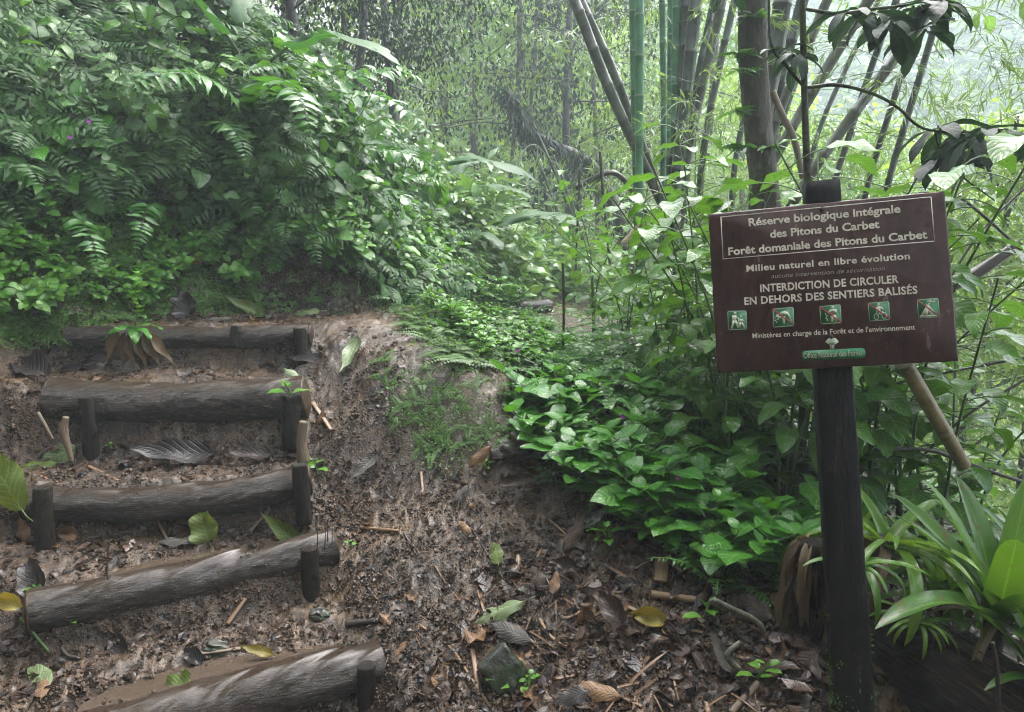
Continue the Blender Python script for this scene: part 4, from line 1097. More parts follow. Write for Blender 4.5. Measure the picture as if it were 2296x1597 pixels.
CUL = [
    ([(1190,-220),(1287,0),(1357,180),(1416,311),(1500,490),(1545,600)], 7.0, .050, gB, 'long mottled culm leaning left across the clump'),
    ([(1215,-200),(1301,0),(1370,149),(1411,252),(1500,480)], 7.3, .044, gB, 'slimmer mottled culm leaning beside a longer one'),
    ([(1415,-250),(1419,0),(1424,300),(1432,640)], 7.0, .036, gG, 'smooth green upright culm on the left edge of the clump'),
    ([(1434,-250),(1434,0),(1433,300),(1434,640)], 6.8, .040, gG, 'thickest smooth green upright culm'),
    ([(1480,-250),(1485,0),(1488,300),(1480,620)], 7.4, .032, gG, 'green upright culm in the middle of the clump'),
    ([(1517,-250),(1517,0),(1512,260),(1500,620)], 7.2, .038, gG, 'green upright culm in the middle of the clump'),
    ([(1500,-250),(1503,0),(1500,300),(1492,620)], 7.8, .030, gG, 'green upright culm in the middle of the clump'),
    ([(1580,-250),(1560,0),(1535,250),(1515,420),(1512,640)], 6.9, .058, gD, 'dark mossy culm rising from the clump base'),
    ([(1545,-250),(1540,0),(1525,250),(1500,450),(1495,640)], 7.2, .060, gD, 'dark mossy culm rising from the clump base'),
    ([(1660,-250),(1620,0),(1575,190),(1535,420),(1525,640)], 7.0, .042, gB, 'grey brown culm bending right from the clump'),
    ([(1640,-200),(1600,0),(1550,250),(1520,480)], 7.6, .034, gD, 'dark mossy culm rising from the clump base'),
    ([(1790,-200),(1755,0),(1735,140),(1705,320),(1690,600)], 6.0, .070, gD, 'thick dark culm behind the pale tree trunk'),
    ([(1840,-200),(1800,0),(1750,180),(1720,400)], 6.4, .050, gD, 'thick dark culm behind the pale tree trunk'),
    ([(1935,-200),(1855,0),(1758,225),(1690,420)], 6.2, .040, gB, 'grey culm slanting up to the right'),
    ([(2070,-200),(1948,0),(1817,216),(1700,420)], 5.6, .040, gB, 'grey culm slanting up to the right'),
    ([(2210,-140),(2083,27),(1871,315),(1800,420),(1740,520)], 5.2, .038, gB, 'long grey culm slanting furthest to the right'),
    ([(2010,0),(1961,130),(1898,324),(1860,440)], 6.0, .026, gD, 'thin dark culm slanting behind the sign'),
    ([(2085,0),(2042,108),(1961,360),(1930,480)], 5.6, .024, gD, 'thin dark culm slanting behind the sign'),
    ([(2170,-150),(2105,32),(2060,180),(2006,356),(1980,460)], 5.4, .025, gD, 'thin dark culm slanting behind the sign'),
    ([(1397,548),(1430,512),(1479,468)], 6.0, .026, M['bamY'], 'pale broken culm lying at the clump base'),
]
for q_ in range(5):
    u_ = 1500 + 80 * q_ + RNG.normal() * 8
    CUL.append(([(u_ + 70 + 45 * q_, -220), (u_ + 20 + 18 * q_, 100), (u_ - 10, 350), (u_ - 25, 600)], 7.8 + .2 * q_, .028 + .012 * RNG.random(), gD, 'dim culm at the back of the clump'))
for pts, y, r, m_, lab in CUL:
    culm(pts, y, r, m_, lab)
for (a, b) in [((1205,300),(1290,520)), ((1215,324),(1300,540)), ((1240,350),(1312,560)), ((1195,340),(1262,520))]:
    culm([a, ((a[0]+b[0])/2+6, (a[1]+b[1])/2), b], 11.0, .022, gD, 'thin distant culm leaning in the mist', group='thin distant culms')
for pts, y, r, lab in [([(1345,340),(1352,430),(1368,600)], 6.0, .012, 'thin brown dead stem standing left of the bamboo'), ([(1300,380),(1296,480),(1290,620)], 7, .012, 'thin dark dead stem in the misty gap'),
                       ([(1262,590),(1264,680),(1263,790)], 4.2, .008, 'thin black sapling stem beside the far path')]:
    culm(pts, y, r, M['dstick'], lab, 'dead_stem', 'stem', None, False)
culm([(2028,815),(2075,895),(2130,990),(2190,1095)], 2.6, .027, M['bamY'], 'dead yellowish pole sloping down behind the sign', 'bamboo_pole', 'bamboo', None)
culm([(2120,650),(2200,605),(2285,548)], 3.6, .030, M['dstick'], 'black broken branch sticking out right of the sign', 'broken_branch', 'branch', None, False, .25)
culm([(1731,205),(1755,260),(1781,315),(1800,400)], 4.8, .022, M['whitewood'], 'pale bleached branch leaning by the tree trunk', 'bare_branch', 'branch', None, False, .2)
culm([(1290,420),(1380,390),(1450,480)], 7.8, .03, M['dstick'], 'mossy bough crossing low behind the green culms', 'fallen_bough', 'branch', None, False, .3)
# tree trunk with pale lichen patches
def solid_tree(name, pts, ys, rs, mat, label, twigs=0):
    c = curve([P(u, v, yy) for (u, v), yy in zip(pts, ys)], 60)
    c[-1][2] = min(c[-1][2], top_z(c[-1][0], c[-1][1]) - .05)
    mb = MB(); tube(mb, c, np.interp(np.linspace(0, 1, 60), np.linspace(0, 1, len(rs)), rs), 26, .5, rough=.16, seed=4, roughscale=3)
    root = empty(name, tuple(c[-1]))
    t = mb.build('trunk', mat, root); t.location = -root.location
    tag(root, label, 'tree')
    return root, c
tr, _ = solid_tree('lichened_tree', [(1690,-260),(1685,0),(1694,225),(1715,430),(1722,620)], [4.7]*5, [.07,.083,.083,.088,.10], M['bark'], 'tree trunk with pale bark patches behind the sign')
# leaf tufts growing on that trunk
b = MB()
for (u, v) in [(1655,120),(1660,160),(1700,40),(1668,330),(1650,250),(1725,330)]:
    p = P(u, v, 4.62) - np.array(tr.location)
    b = MB(); leaves(b, T_saw, np.tile(p, (12, 1)), rdir(12, .2), Z3 + RNG.normal(0, .3, (12, 3)), .10 + .09 * RNG.random(12), 1.1); b.build('epiphyte', M['vine'], tr)
# slim mossy sapling whose branch carries dark hanging leaves
root, c = solid_tree('mossy_sapling', [(1797,-240),(1799,0),(1803,200),(1810,392),(1816,640)], [3.2]*5, [.010,.012,.013,.015,.017], M['mossbark'], 'thin mossy sapling whose long branch holds dark drooping leaves')
off = -np.array(root.location)
def branch(pts, y, r0, r1, mat=M['mossbark']):
    cc = curve([P(u, v, y) for u, v in pts], 40); b = MB(); tube(b, cc + off, np.linspace(r0, r1, 40), 8, .5, rough=.25, roughscale=9); b.build('branch', mat, root); return cc
b1 = branch([(1800,198),(1817,196),(1880,191),(1961,212),(2015,243),(2069,288),(2159,297),(2260,290)], 3.2, .009, .004)
b2 = branch([(1806,200),(1765,150),(1728,95),(1722,-40),(1700,-200)], 3.2, .007, .005)
b3 = branch([(1799,20),(1880,30),(1960,20),(2040,10),(2120,-10)], 3.2, .008, .004)
b4 = branch([(2095,290),(2110,340),(2150,390),(2230,450)], 3.2, .005, .003)
dl = MB()
def dark_leaves(us, vs, n, L=.17, y=3.2):
    for (u, v) in zip(us, vs):
        p = P(u, v, y + RNG.normal() * .06) + off
        k_ = n; a = np.linspace(0, 6.28, k_, endpoint=False) + RNG.random()
        d = np.c_[np.cos(a) * .8, np.sin(a) * .8, -.6 + .75 * RNG.random(k_)]
        leaves(dl, T_big, np.tile(p, (k_, 1)) + RNG.normal(0, .008, (k_, 3)), d, Z3 + RNG.normal(0, .15, (k_, 3)), L * (.7 + .5 * RNG.random(k_)), .95)
dark_leaves([2100,2150,2205,2255,2120,2290], [292,297,293,290,345,300], 6, .23)
dark_leaves([1950,2010,2060,2105,1990,1900,2075], [25,18,12,0,45,28,60], 6, .20)
dark_leaves([1765,1790,1640], [110,120,-40], 6, .15)
dl.build('foliage', M['dark'], root)

# bamboo sprays in the air around the culms
G['spray'] = [proto('bamboo_spray', bamboo_spray(1.3, 16, .13), [M['bamleaf'], M['stem']]) for _ in range(4)]
def sprays(n, ulo, uhi, vlo, vhi, ylo, yhi, s, label, group):
    for i in range(n):
        p = P(RNG.uniform(ulo, uhi), RNG.uniform(vlo, vhi), RNG.uniform(ylo, yhi))
        G['spray'][i % 4].put(mat4(p, frame(unit([RNG.normal() * .4, RNG.normal() * .4, 1]), RNG.random() * 6.28), RNG.uniform(*s)), label, 'bamboo', group)
sprays(46, 1350, 1800, -150, 560, 6.6, 9, (.6, 1.1), 'arching spray of narrow bamboo leaves among the culms', 'bamboo sprays among the culms')
sprays(70, 1800, 2450, -200, 420, 5.0, 9, (.6, 1.1), 'thin yellowish bamboo leaf spray against the pale sky', 'bamboo sprays against the sky')
sprays(22, 1050, 1450, -100, 520, 9, 13, (.9, 1.6), 'misty bamboo leaf spray over the path', 'misty bamboo sprays')
sprays(45, 1950, 2450, 380, 900, 4.6, 8, (.6, 1.1), 'bamboo leaf spray hanging over the slope behind the sign', 'bamboo sprays over the slope')

# tall leafy plants rising behind the sign
def tallplant():
    lf, st = MB(), MB()
    for s in range(3):
        a = RNG.random() * 6.28; hh = 1.45 * (.75 + .35 * RNG.random()); t = .6 * (.4 + RNG.random())
        top = np.array([math.cos(a) * t, math.sin(a) * t, hh])
        cc = curve([[0, 0, -.05], top * [.2, .2, .5] + RNG.normal(0, .02, 3), top], 20)
        tube(st, cc, np.linspace(.007, .003, 20), 7, RNG.random(), cap=False)
        for q in range(20):
            f = .15 + .85 * (q + .5) / 20; p = cc[int(f * 19)]; b_ = a + q * 2.4 + RNG.normal() * .3
            d = np.array([math.cos(b_), math.sin(b_), .2 + RNG.random() * .25]); L = .17 * (.65 + .55 * RNG.random())
            pe = p + unit(d) * L * .7
            tube(st, curve([p, (p + pe) / 2 + [0, 0, .01], pe], 4), .0022, 4, .5, cap=False)
            leaves(lf, T_shrub, [pe], d + [0, 0, -.35], Z3 + RNG.normal(0, .2, 3), L, 1.05)
    return [('foliage', lf), ('stem', st)]
G['tall'] = [proto('tall_leafy_shrub', tallplant(), [M['shrub'], M['stem']]) for _ in range(4)]
for i, (u, v, y, s) in enumerate([(1560, 1000, 3.3, .95), (1650, 1000, 3.0, .92), (1760, 1000, 2.9, 1.15), (1850, 1050, 3.0, 1.2), (1950, 1050, 2.9, 1.15), (2040, 1050, 3.0, 1.15), (2110, 1080, 2.8, 1.1),
                                  (1480, 900, 3.9, .8), (1600, 850, 4.0, .9), (1400, 850, 4.3, .7), (1700, 950, 3.6, 1.0), (1620, 950, 3.4, 1.05), (1540, 850, 4.2, 1.1), (1800, 1000, 3.4, 1.1), (1990, 1000, 3.3, 1.0), (2180, 1050, 3.1, .9), (1330, 760, 5.0, .8)]):
    p = P(u, v, y); p[2] = top_z(p[0], p[1])
    G['tall'][i % 4].put(mat4(p, frame(Z3, i * 1.9), s), 'tall shrub with large veined leaves rising behind the sign', 'shrub', 'tall shrubs behind the sign')

# ================================================================== TREES IN THE MIST
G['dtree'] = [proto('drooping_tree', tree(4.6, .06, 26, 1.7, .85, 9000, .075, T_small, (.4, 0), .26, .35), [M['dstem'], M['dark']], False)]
G['ltree'] = [proto('misty_tree', tree(9, .10, 34, 2.3, .9, 7000, .13, T_small, (.3, .1), .27), [M['bark'], M['tree']], False),
              proto('misty_tree', tree(10, .13, 30, 2.8, .85, 7000, .15, T_heart, (-.6, 0), .32), [M['bark'], M['treeL']], False),
              proto('misty_tree', tree(8, .08, 26, 2.0, .9, 6000, .15, T_lance, (.8, 0), .28, .2), [M['bark'], M['treeL']], False)]
def put_tree(k, u, y, s, lab, grp=None, i=0, zoff=0.0, spin=0.0):
    p = P(u, 565, y); p[2] = top_z(p[0], p[1]) + zoff
    G[k][i].put(mat4(p, frame(Z3, spin), s), lab, 'tree', grp)
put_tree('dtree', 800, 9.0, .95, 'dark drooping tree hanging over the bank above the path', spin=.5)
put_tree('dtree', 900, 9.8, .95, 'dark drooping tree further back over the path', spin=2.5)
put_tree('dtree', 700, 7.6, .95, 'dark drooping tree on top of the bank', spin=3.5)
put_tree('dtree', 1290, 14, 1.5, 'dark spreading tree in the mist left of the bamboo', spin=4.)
T_ = [(880,15,1.0),(1000,19,1.1),(1090,18,.8),(1180,21,1.2),(1290,19,.9),(1380,24,1.1),(1520,17,1.0),(1620,22,1.1),(1230,27,1.4),(1050,28,1.4),(1480,30,1.4),(1680,15,.95),(1780,20,1.05),(1900,16,.9),(760,14,1.0),(650,12,.9),(520,11,.9)]
for i, (u, y, s) in enumerate(T_):
    put_tree('ltree', u, y, s, 'leafy forest tree fading into the mist', 'misty trees behind the path', i % 3, 0, i * 1.3)
T2 = [(2000,13,.75),(2120,15,.85),(2240,12,.8),(2350,15,.95),(2080,20,.95),(2270,22,.9),(1850,11,.6),(2180,9,.6),(2330,8.5,.65),(2020,9.5,.5),(1950,24,1.0),(2150,28,1.1),(2400,28,1.1)]
for i, (u, y, s) in enumerate(T2):
    put_tree('ltree', u, y, s, 'tree growing up from the valley right of the path', 'trees on the valley slope', i % 3, -.3, i * 2.1)
# leaning mossy trunk in the middle distance
root, c = solid_tree('leaning_mossy_tree', [(1130,200),(1190,293),(1240,330),(1330,380),(1420,560)], [11.5]*5, [.04,.07,.09,.10,.12], M['dstem'], 'leaning tree trunk furred with dark moss in the mist')
b = MB(); n = 2600; k_ = RNG.integers(0, 60, n); d = rdir(n, -.6, .6)
leaves(b, T_bam, c[k_] + off * 0 + RNG.normal(0, .07, (n, 3)) - np.array(root.location), d, Z3 + RNG.normal(0, .5, (n, 3)), .10 + .16 * RNG.random(n)); b.build('moss_beard', M['dark'], root)
# thin pale trunks
for (u0, v0, u1, v1, y, r) in [(1165,-100,1145,400,15,.05),(1205,-100,1180,330,17,.05),(1225,430,1230,600,12,.05),(1060,300,1075,600,14,.06),(1310,-100,1340,560,16,.05),(1600,-100,1590,300,12,.06)]:
    culm([(u0,v0),((u0+u1)/2+8,(v0+v1)/2),(u1,v1)], y, r, M['bark'], 'thin pale trunk standing in the mist', 'thin_tree_trunk', 'tree', 'thin pale trunks in the mist', False, .15)
# low forest mass
FSP = [sprig(60, .6, .16, T_small, .3, .5), sprig(50, .6, .18, T_heart, .3, .6), sprig(60, .7, .2, T_lance, .4, .6)]
carpet('forest_undergrowth', [(850, 420), (1200, 520), (2450, 420), (2450, 900), (1500, 760), (1210, 640), (1150, 690), (1000, 560)], 900, FSP, (.6, 1.2), .3,
       'misty undergrowth of the forest floor beyond the path', M['tree'], ymax=45, ymin=7.5)
carpet('far_forest', [(1000, -160), (2500, -160), (2500, 560), (1000, 560)], 3200, FSP, (2.5, 6), .3, 'hazy forest covering the far valley side', M['tree'], ymax=105, ymin=22)

# ================================================================== FOREGROUND RIGHT
def brom_part(n, L, tm, up, wd, mats, ndead=5):
    b = bromeliad(n, L, tm, up, wd); d = bromeliad(ndead, L * .7, [T_strap[2]], -.2, 1.0)
    c = MB(); tube(c, [[0, 0, -.08], [0, 0, .03]], [.03, .035], 9, .5)
    return [('leaves', b, mats), ('dry_leaves', d, M['husk']), ('base', c, M['dstem'])]
T_wide = [leaf_t('strap', 12, d, .4, .02, .175, seed=48 + i) for i, d in enumerate((.35, .7, 1.2))]
bp = [Proto('bromeliad', brom_part(17, .50, T_wide, 1.5, 1.0, M['brom'])), Proto('bromeliad', brom_part(18, .42, T_strap, .6, 1.0, M['broml'])), Proto('bromeliad', brom_part(16, .40, T_strap, .4, 1.25, M['brom']))]
for q in bp: q.single = False
def brom(i, u, v, y, s, lab, spin=0, tiltx=0, drop=None):
    p = P(u, v, y)
    bp[i].put(mat4(p, frame(unit([tiltx, -.1, 1]), spin), s), lab, 'bromeliad')
for i_, (i, u, v, y, s, lab, sp, tx) in enumerate([
    (0, 2235, 1395, 2.05, 1.0, 'large upright bromeliad with broad dark leaves on the rotten log', .3, .05),
    (1, 1985, 1225, 2.30, 1.0, 'light green bromeliad close behind the sign post', 1.0, .2),
    (2, 1925, 1270, 2.12, .5, 'dark bromeliad with drooping straps just below the lighter one by the post', 2.2, .0),
    (2, 1690, 1075, 3.0, .62, 'small bromeliad left of the post with orange dead leaves', .5, -.3),
    (1, 1730, 930, 3.4, .52, 'small pale bromeliad on top of the mossy stump', .2, 0),
    (2, 2100, 1290, 2.5, .95, 'spreading bromeliad with shadowed leaves between post and upright one', 4.0, .2),
    (0, 2330, 1530, 1.9, .6, 'bromeliad cut by the right edge of the frame', 1.0, .2),
    (1, 1850, 1180, 2.7, .75, 'bromeliad with long curled leaves behind the post', 3.0, -.2),
    (0, 2120, 1350, 2.35, .75, 'narrow upright bromeliad between the two biggest ones', 2.0, -.1), (0, 2330, 1330, 2.3, 1.0, 'upright bromeliad rising at the right edge', 3.3, .1), (1, 2060, 1400, 2.1, .4, 'small pale bromeliad on top of the rotten log', 5., .1)]):
    brom(i, u, v, y, s, lab, sp, tx)
# rotten log
c = curve([P(1890, 1400, 2.4), P(2040, 1480, 2.2), P(2180, 1560, 2.0), P(2420, 1720, 1.75)], 60)
mb = MB(); tube(mb, c, np.linspace(.12, .16, 60), 40, .5, rough=.4, seed=9, roughscale=4)
rl = mb.build('rotten_log', M['rot']); tag(rl, 'black rotting tree log with torn brown bark below the bromeliads', 'log')
mb = MB(); n = 420; k_ = RNG.integers(2, 58, n); T = unit(np.gradient(c, axis=0))
a = RNG.uniform(-.2, 1.2, n); X = unit(np.cross(T, Z3)); Yv = np.cross(X, T)
off2 = (X[k_] * -np.sin(a)[:, None] + Yv[k_] * np.cos(a)[:, None])
leaves(mb, [leaf_t('strap', 5, .3, .1, .1, .12, seed=80)], c[k_] + off2 * (np.linspace(.12, .16, 60)[k_] * .97)[:, None], T[k_] + RNG.normal(0, .1, (n, 3)), off2, .05 + .12 * RNG.random(n), 1.2)
mb.build('torn_bark', M['litter'], rl)
# mossy stump left of the post
c = curve([P(1725, 960, 3.35), P(1775, 1070, 3.1), P(1840, 1230, 2.75)], 40)
mb = MB(); tube(mb, c, np.linspace(.075, .11, 40), 30, .5, rough=.3, seed=12, roughscale=4)
st_ = mb.build('mossy_stump', M['mossbark']); tag(st_, 'mossy fallen trunk left of the sign post', 'log')
mb = MB(); n = 1500; k_ = RNG.integers(0, 40, n); d = unit(RNG.normal(0, 1, (n, 3)) + [0, -.5, .6])
leaves(mb, T_tiny, c[k_] + d * .09, d + RNG.normal(0, .5, (n, 3)), d, .010 + .014 * RNG.random(n)); ms_ = mb.build('moss', M['moss'], st_); ms_['kind'] = 'stuff'
# skirt of dried straps hanging beside the post
root = empty('dried_plant', tuple(P(1822, 1235, 2.16)))
mb = MB(); n = 70; a = RNG.uniform(0, 6.28, n)
leaves(mb, [leaf_t('strap', 12, dd, .7, .10, .15, seed=90 + i, twist=.8) for i, dd in enumerate((.9, 1.4, 1.9))], np.c_[np.cos(a) * .03, np.sin(a) * .03, RNG.uniform(-.05, .03, n)], np.c_[np.cos(a), np.sin(a), RNG.uniform(-4.5, -.7, n)], Z3 + 1.2 * np.c_[np.cos(a), np.sin(a), 0 * a], RNG.uniform(.12, .33, n), RNG.uniform(.4, .9, n))
mb.build('dry_leaves', M['husk'], root)
mb = MB(); tube(mb, curve([[0, 0, .03], [.01, 0, -.15], [.0, .02, -.42]], 12), np.linspace(.04, .055, 12), 14, .5, rough=.4, roughscale=12); mb.build('stem', M['rot'], root)
tag(root, 'dead plant with a skirt of drooping brown leaves beside the post', 'dead plant')
# shrub twigs on the right
for pts, y, r, lab in [([(2010,1010),(1990,880),(1940,800)], 2.9, .006, 'thin dark twig curving behind the post'), ([(1925,880),(2010,860),(2150,830),(2310,800)], 3.0, .006, 'thin dark twig crossing right of the post'),
                       ([(1960,1010),(2080,1010),(2200,1050),(2320,1090)], 2.8, .008, 'dark branch crossing under the sloping pole'), ([(2050,1040),(2170,930),(2300,850)], 2.9, .006, 'thin twig rising to the right edge'),
                       ([(1895,1220),(1890,1000),(1896,860)], 2.8, .008, 'thin green stem standing behind the post'), ([(2240,1597),(2235,1500),(2225,1440)], 1.8, .006, 'thin upright brown twig in front of the rotten log'),
                       ([(2150,440),(2200,480),(2290,560)], 3.5, .008, 'dark twig hanging right of the sign'), ([(2120,640),(2200,520),(2320,400)], 3.6, .006, 'slender twig crossing the pale gap right of the sign'), ([(1350,1290),(1290,1190),(1240,1060)], 2.75, .003, 'hair-thin dark twig at the foot of the herbs')]:
    culm(pts, y, r, M['dstick'], lab, 'twig', 'twig', None, False, .3, n=7, seg=30)

# ================================================================== THINGS ON THE GROUND
def gpt(u, v, lift=.006):
    p, ok = hit(np.array([u], float), np.array([v], float)); q = p[0]; n = Hn(q[None, 0], q[None, 1], .04)[0]
    return q + n * lift, n
LT = {}
def flat_leaf(kind, asp, seg=10, seed=0, curl=.3, droop=.3, wave=.12, twist=0.2, saw=0): 
    return leaf_t(kind, seg, droop, .1, wave, asp, seed=seed, curl=curl, twist=twist, saw=saw)
SH = [flat_leaf('ovate', .45, seed=1), flat_leaf('ellip', .38, seed=2, curl=.5), flat_leaf('lance', .3, seed=3, curl=-.4, droop=-.4), flat_leaf('ovate', .5, seed=4, curl=-.6, droop=.6, twist=.6),
      flat_leaf('heart', .7, seed=5, curl=-.3, wave=.2), flat_leaf('ellip', .4, seed=6, curl=.9, droop=1.0, twist=-.7)]
MATS = ['litter', 'litter', 'litter', 'litdark', 'litdark', 'litorange', 'litgrey']
def leaf_mesh(sh, mat, stalk=True):
    b = MB(); V, F, UV = sh
    b.add(V - [0, .5, 0], F, UV, RNG.random())
    v0 = V[1 if len(V) % 3 == 0 else 2] - [0, .5, 0]
    if stalk: tube(b, [v0 + [0, .02, 0], v0 + [.01, -.10, .01], v0 + [.03, -.2, -.01]], .010, 4, .5, cap=False)
    return b.mesh('fallen_leaf', M[mat])
LM = {(i, m_): leaf_mesh(SH[i], m_) for i in range(len(SH)) for m_ in ('litter', 'litdark', 'litorange', 'litgrey', 'lityel', 'litgreen', 'litpale')}
def fallen(u, v, L, shape, mat, spin, label, group=None, tilt=(0, 0), lift=.008, y=None):
    if y is None: p, n = gpt(u, v, lift)
    else: p, n = P(u, v, y), Z3
    o = bpy.data.objects.new('fallen_leaf', LM[(shape, mat)]); COL.objects.link(o)
    z = unit(n + np.array([tilt[0], tilt[1], 0]))
    o.matrix_world = Matrix([list(r) for r in mat4(p, frame(z, spin), L)])
    tag(o, label, 'leaf', group); return o
# individual leaves, as seen
for a in [
    (792, 806, .21, 2, 'litpale', 2.9, 'pale green fallen leaf with ladder veins at the top of the mud slope', (0, -.4)),
    (30, 1105, .26, 0, 'litgreen', 1.3, 'big yellowish green leaf standing at the left edge', (0, -1.6)),
    (62, 1120, .11, 3, 'lityel', 1.0, 'small yellowing leaf behind the big one at the left edge', (0, -1.2)),
    (465, 1190, .13, 4, 'litgreen', .9, 'curled lime green leaf standing in the puddle of the second log', (.2, -1.6)),
    (395, 1222, .14, 1, 'litgrey', 1.7, 'flat grey green leaf lying in the puddle edge', (0, 0)),
    (575, 1480, .10, 2, 'lityel', 1.5, 'bright yellow leaf floating behind the lowest log', (0, -.3)),
    (387, 1556, .085, 4, 'litgreen', 1.8, 'small lime leaf with pointed tip near the lowest log', (0, -.6)),
    (85, 1525, .12, 0, 'litpale', 1.0, 'pale green leaf with a long stalk at the lower left', (0, -.5)),
    (100, 1560, .09, 0, 'litorange', .4, 'brown leaf tucked under the pale green one', (0, 0)),
    (15, 1368, .09, 3, 'lityel', 1.6, 'yellow leaf at the left edge beside the second log', (0, -.8)),
    (1122, 1378, .16, 1, 'litpale', 1.7, 'pale green leaf eaten full of holes in the middle of the mud', (0, 0)),
    (1150, 1436, .17, 1, 'litgrey', 1.1, 'large grey brown leaf lying on the half buried stone', (.1, -.3)),
    (1117, 1250, .10, 0, 'litgreen', .2, 'yellow green leaf lying flat in the upper mud', (0, -.2)),
    (1455, 1392, .10, 3, 'lityel', 1.3, 'folded yellow leaf with red specks among bamboo strips', (0, -.7)),
    (1043, 1198, .09, 1, 'litorange', .9, 'narrow glossy brown leaf in the middle of the slope', (0, -.3)),
    (1037, 1120, .10, 1, 'litgrey', 2.3, 'grey green striped leaf lying on the upper mud', (0, 0)),
    (1155, 1100, .17, 2, 'litter', 1.6, 'long dark brown leaf below the crumpled grey clump', (0, -.6)),
    (1080, 1040, .14, 1, 'litorange', 1.9, 'pinkish tan leaf beside the crumpled grey clump', (0, -.5)),
    (1290, 1215, .15, 1, 'litter', 2.2, 'striped brown leaf below the herbs', (0, -.4)),
    (1140, 1228, .09, 5, 'litdark', 1.5, 'dark curled leaf above the yellow green one', (0, -.6)),
    (1275, 1275, .10, 3, 'litter', 1.2, 'glossy folded brown leaf in the middle right mud', (0, -.8)),
    (1210, 1317, .10, 0, 'litter', .5, 'dark red brown leaf pair left half', (0, -.5)),
    (1250, 1320, .09, 0, 'litorange', -.3, 'reddish brown leaf pair right half', (0, -.5)),
    (385, 1035, .40, 2, 'litdark', 1.65, 'long black shiny leaf lying behind the middle log', (0, -.3)),
    (560, 1035, .22, 2, 'litter', 1.6, 'dark brown leaf at the right of the long black leaf', (0, -.2)),
    (180, 815, .36, 1, 'litdark', 1.8, 'big dark crumpled leaf on the left behind the thick log', (0, -.3)),
    (60, 840, .28, 3, 'litdark', 1.2, 'big dark wrinkled leaf at the left edge beside the thick log', (0, -.7)),
    (270, 812, .22, 0, 'litgrey', 1.5, 'grey leaf with pale veins on the tread above the thick log', (0, -.3)),
    (652, 855, .13, 1, 'litpale', 1.2, 'pale green leaf lying on the right end of the thick log', (0, -.9)),
    (690, 820, .20, 2, 'litdark', 1.3, 'black curled leaf at the right of the tread above the thick log', (0, -.2)),
    (415, 700, .20, 4, 'litdark', .9, 'round black wet leaf standing above the topmost log', (0, -1.2)),
    (550, 690, .22, 2, 'litgreen', 1.5, 'green curled leaf lying at the foot of the bank', (0, -.3)),
    (685, 706, .15, 0, 'litpale', 1.6, 'pale leaf at the right of the landing', (0, -.2)),
    (490, 722, .14, 1, 'litgrey', 1.7, 'dull green leaf on the edge of the topmost log', (0, -.2)),
    (125, 1020, .16, 0, 'litpale', 1.9, 'light green striped leaf at the left of the middle tread', (0, -.6)),
    (85, 1048, .14, 1, 'litgreen', 1.6, 'dark glossy leaf at the left of the middle tread', (0, -.3)),
    (60, 1190, .12, 0, 'litorange', 1.1, 'pointed brown leaf by the left stake of the middle log', (0, -1.)),
    (155, 1197, .11, 3, 'litorange', 1.5, 'reddish leaf right of the left stake', (0, -.3)),
    (635, 1185, .20, 2, 'litgreen', 1.3, 'dull olive leaf near the second log right end', (0, -.4)),
    (265, 1450, .14, 3, 'litdark', .8, 'dark purple wet leaf on the lower tread', (0, -.5)),
    (430, 1478, .10, 3, 'litdark', 1.2, 'bluish wet leaf on the lower tread', (0, -.4)),
    (75, 1320, .20, 3, 'litdark', .9, 'big dark leaf draped on the second log left end', (0, -.9)),
    (900, 1460, .075, 1, 'litorange', 2.4, 'tan leaf beside the lowest log right end', (0, -.2)),
    (1370, 1395, .15, 3, 'litter', .7, 'large dark brown leaf among the bamboo strips', (0, -.6)),
    (860, 1385, .10, 5, 'litorange', .9, 'reddish brown curled leaf by the black twig stub', (0, -.5)),
    (1340, 1560, .16, 1, 'litorange', 1.2, 'light brown leaf at the bottom of the photo', (0, -.2)),
    (1280, 1590, .12, 0, 'litdark', 1.7, 'dark glossy leaf at the bottom edge', (0, -.2)),
    (1690, 1375, .14, 0, 'litter', .9, 'red brown leaf near the rotten log', (0, -.5)),
    (1620, 1480, .15, 2, 'litgrey', .4, 'grey brown long leaf right of the straws', (0, -.4)),
    (820, 1052, .18, 2, 'litgrey', 2.2, 'long pale dead leaf at the top of the slope', (0, -.2)),
    (715, 950, .12, 5, 'litorange', 2.4, 'curled tan leaf right of the thick log', (0, -.5)),
]:
    u, v, L, sh, m_, sp, lab, tl = a
    up = max(0, -tl[1] - .5) * L * .38
    if m_ in ('litpale', 'litgreen', 'lityel'): L *= 1.25
    fallen(u, v, L, sh, m_, sp, lab, None, tl, (.042 if u > 900 else .024) + up)
# crumpled grey leaf clump
root = empty('crumpled_leaf_clump', tuple(gpt(1168, 1062)[0]))
for (dx, dz, L, sp, cl) in [(-.03, .05, .17, .2, 2.2), (.05, .06, .19, -.2, 2.0), (.0, .10, .16, .1, 2.6), (-.08, .03, .13, .5, 2.2), (.09, .03, .14, -.6, 2.4)]:
    b = MB(); V, F, UV = leaf_t('ovate', 16, cl, .2, .22, .62, seed=int(L * 1000), curl=.7)
    b.add(V * L, F, UV, RNG.random()); o = b.build('leaf', M['litgrey'], root)
    o.location = (dx, 0, dz + .03); o.rotation_euler = (1.0, .2, sp)
tag(root, 'crumpled grey dead leaves in a clump at the foot of the herbs', 'dead leaves')
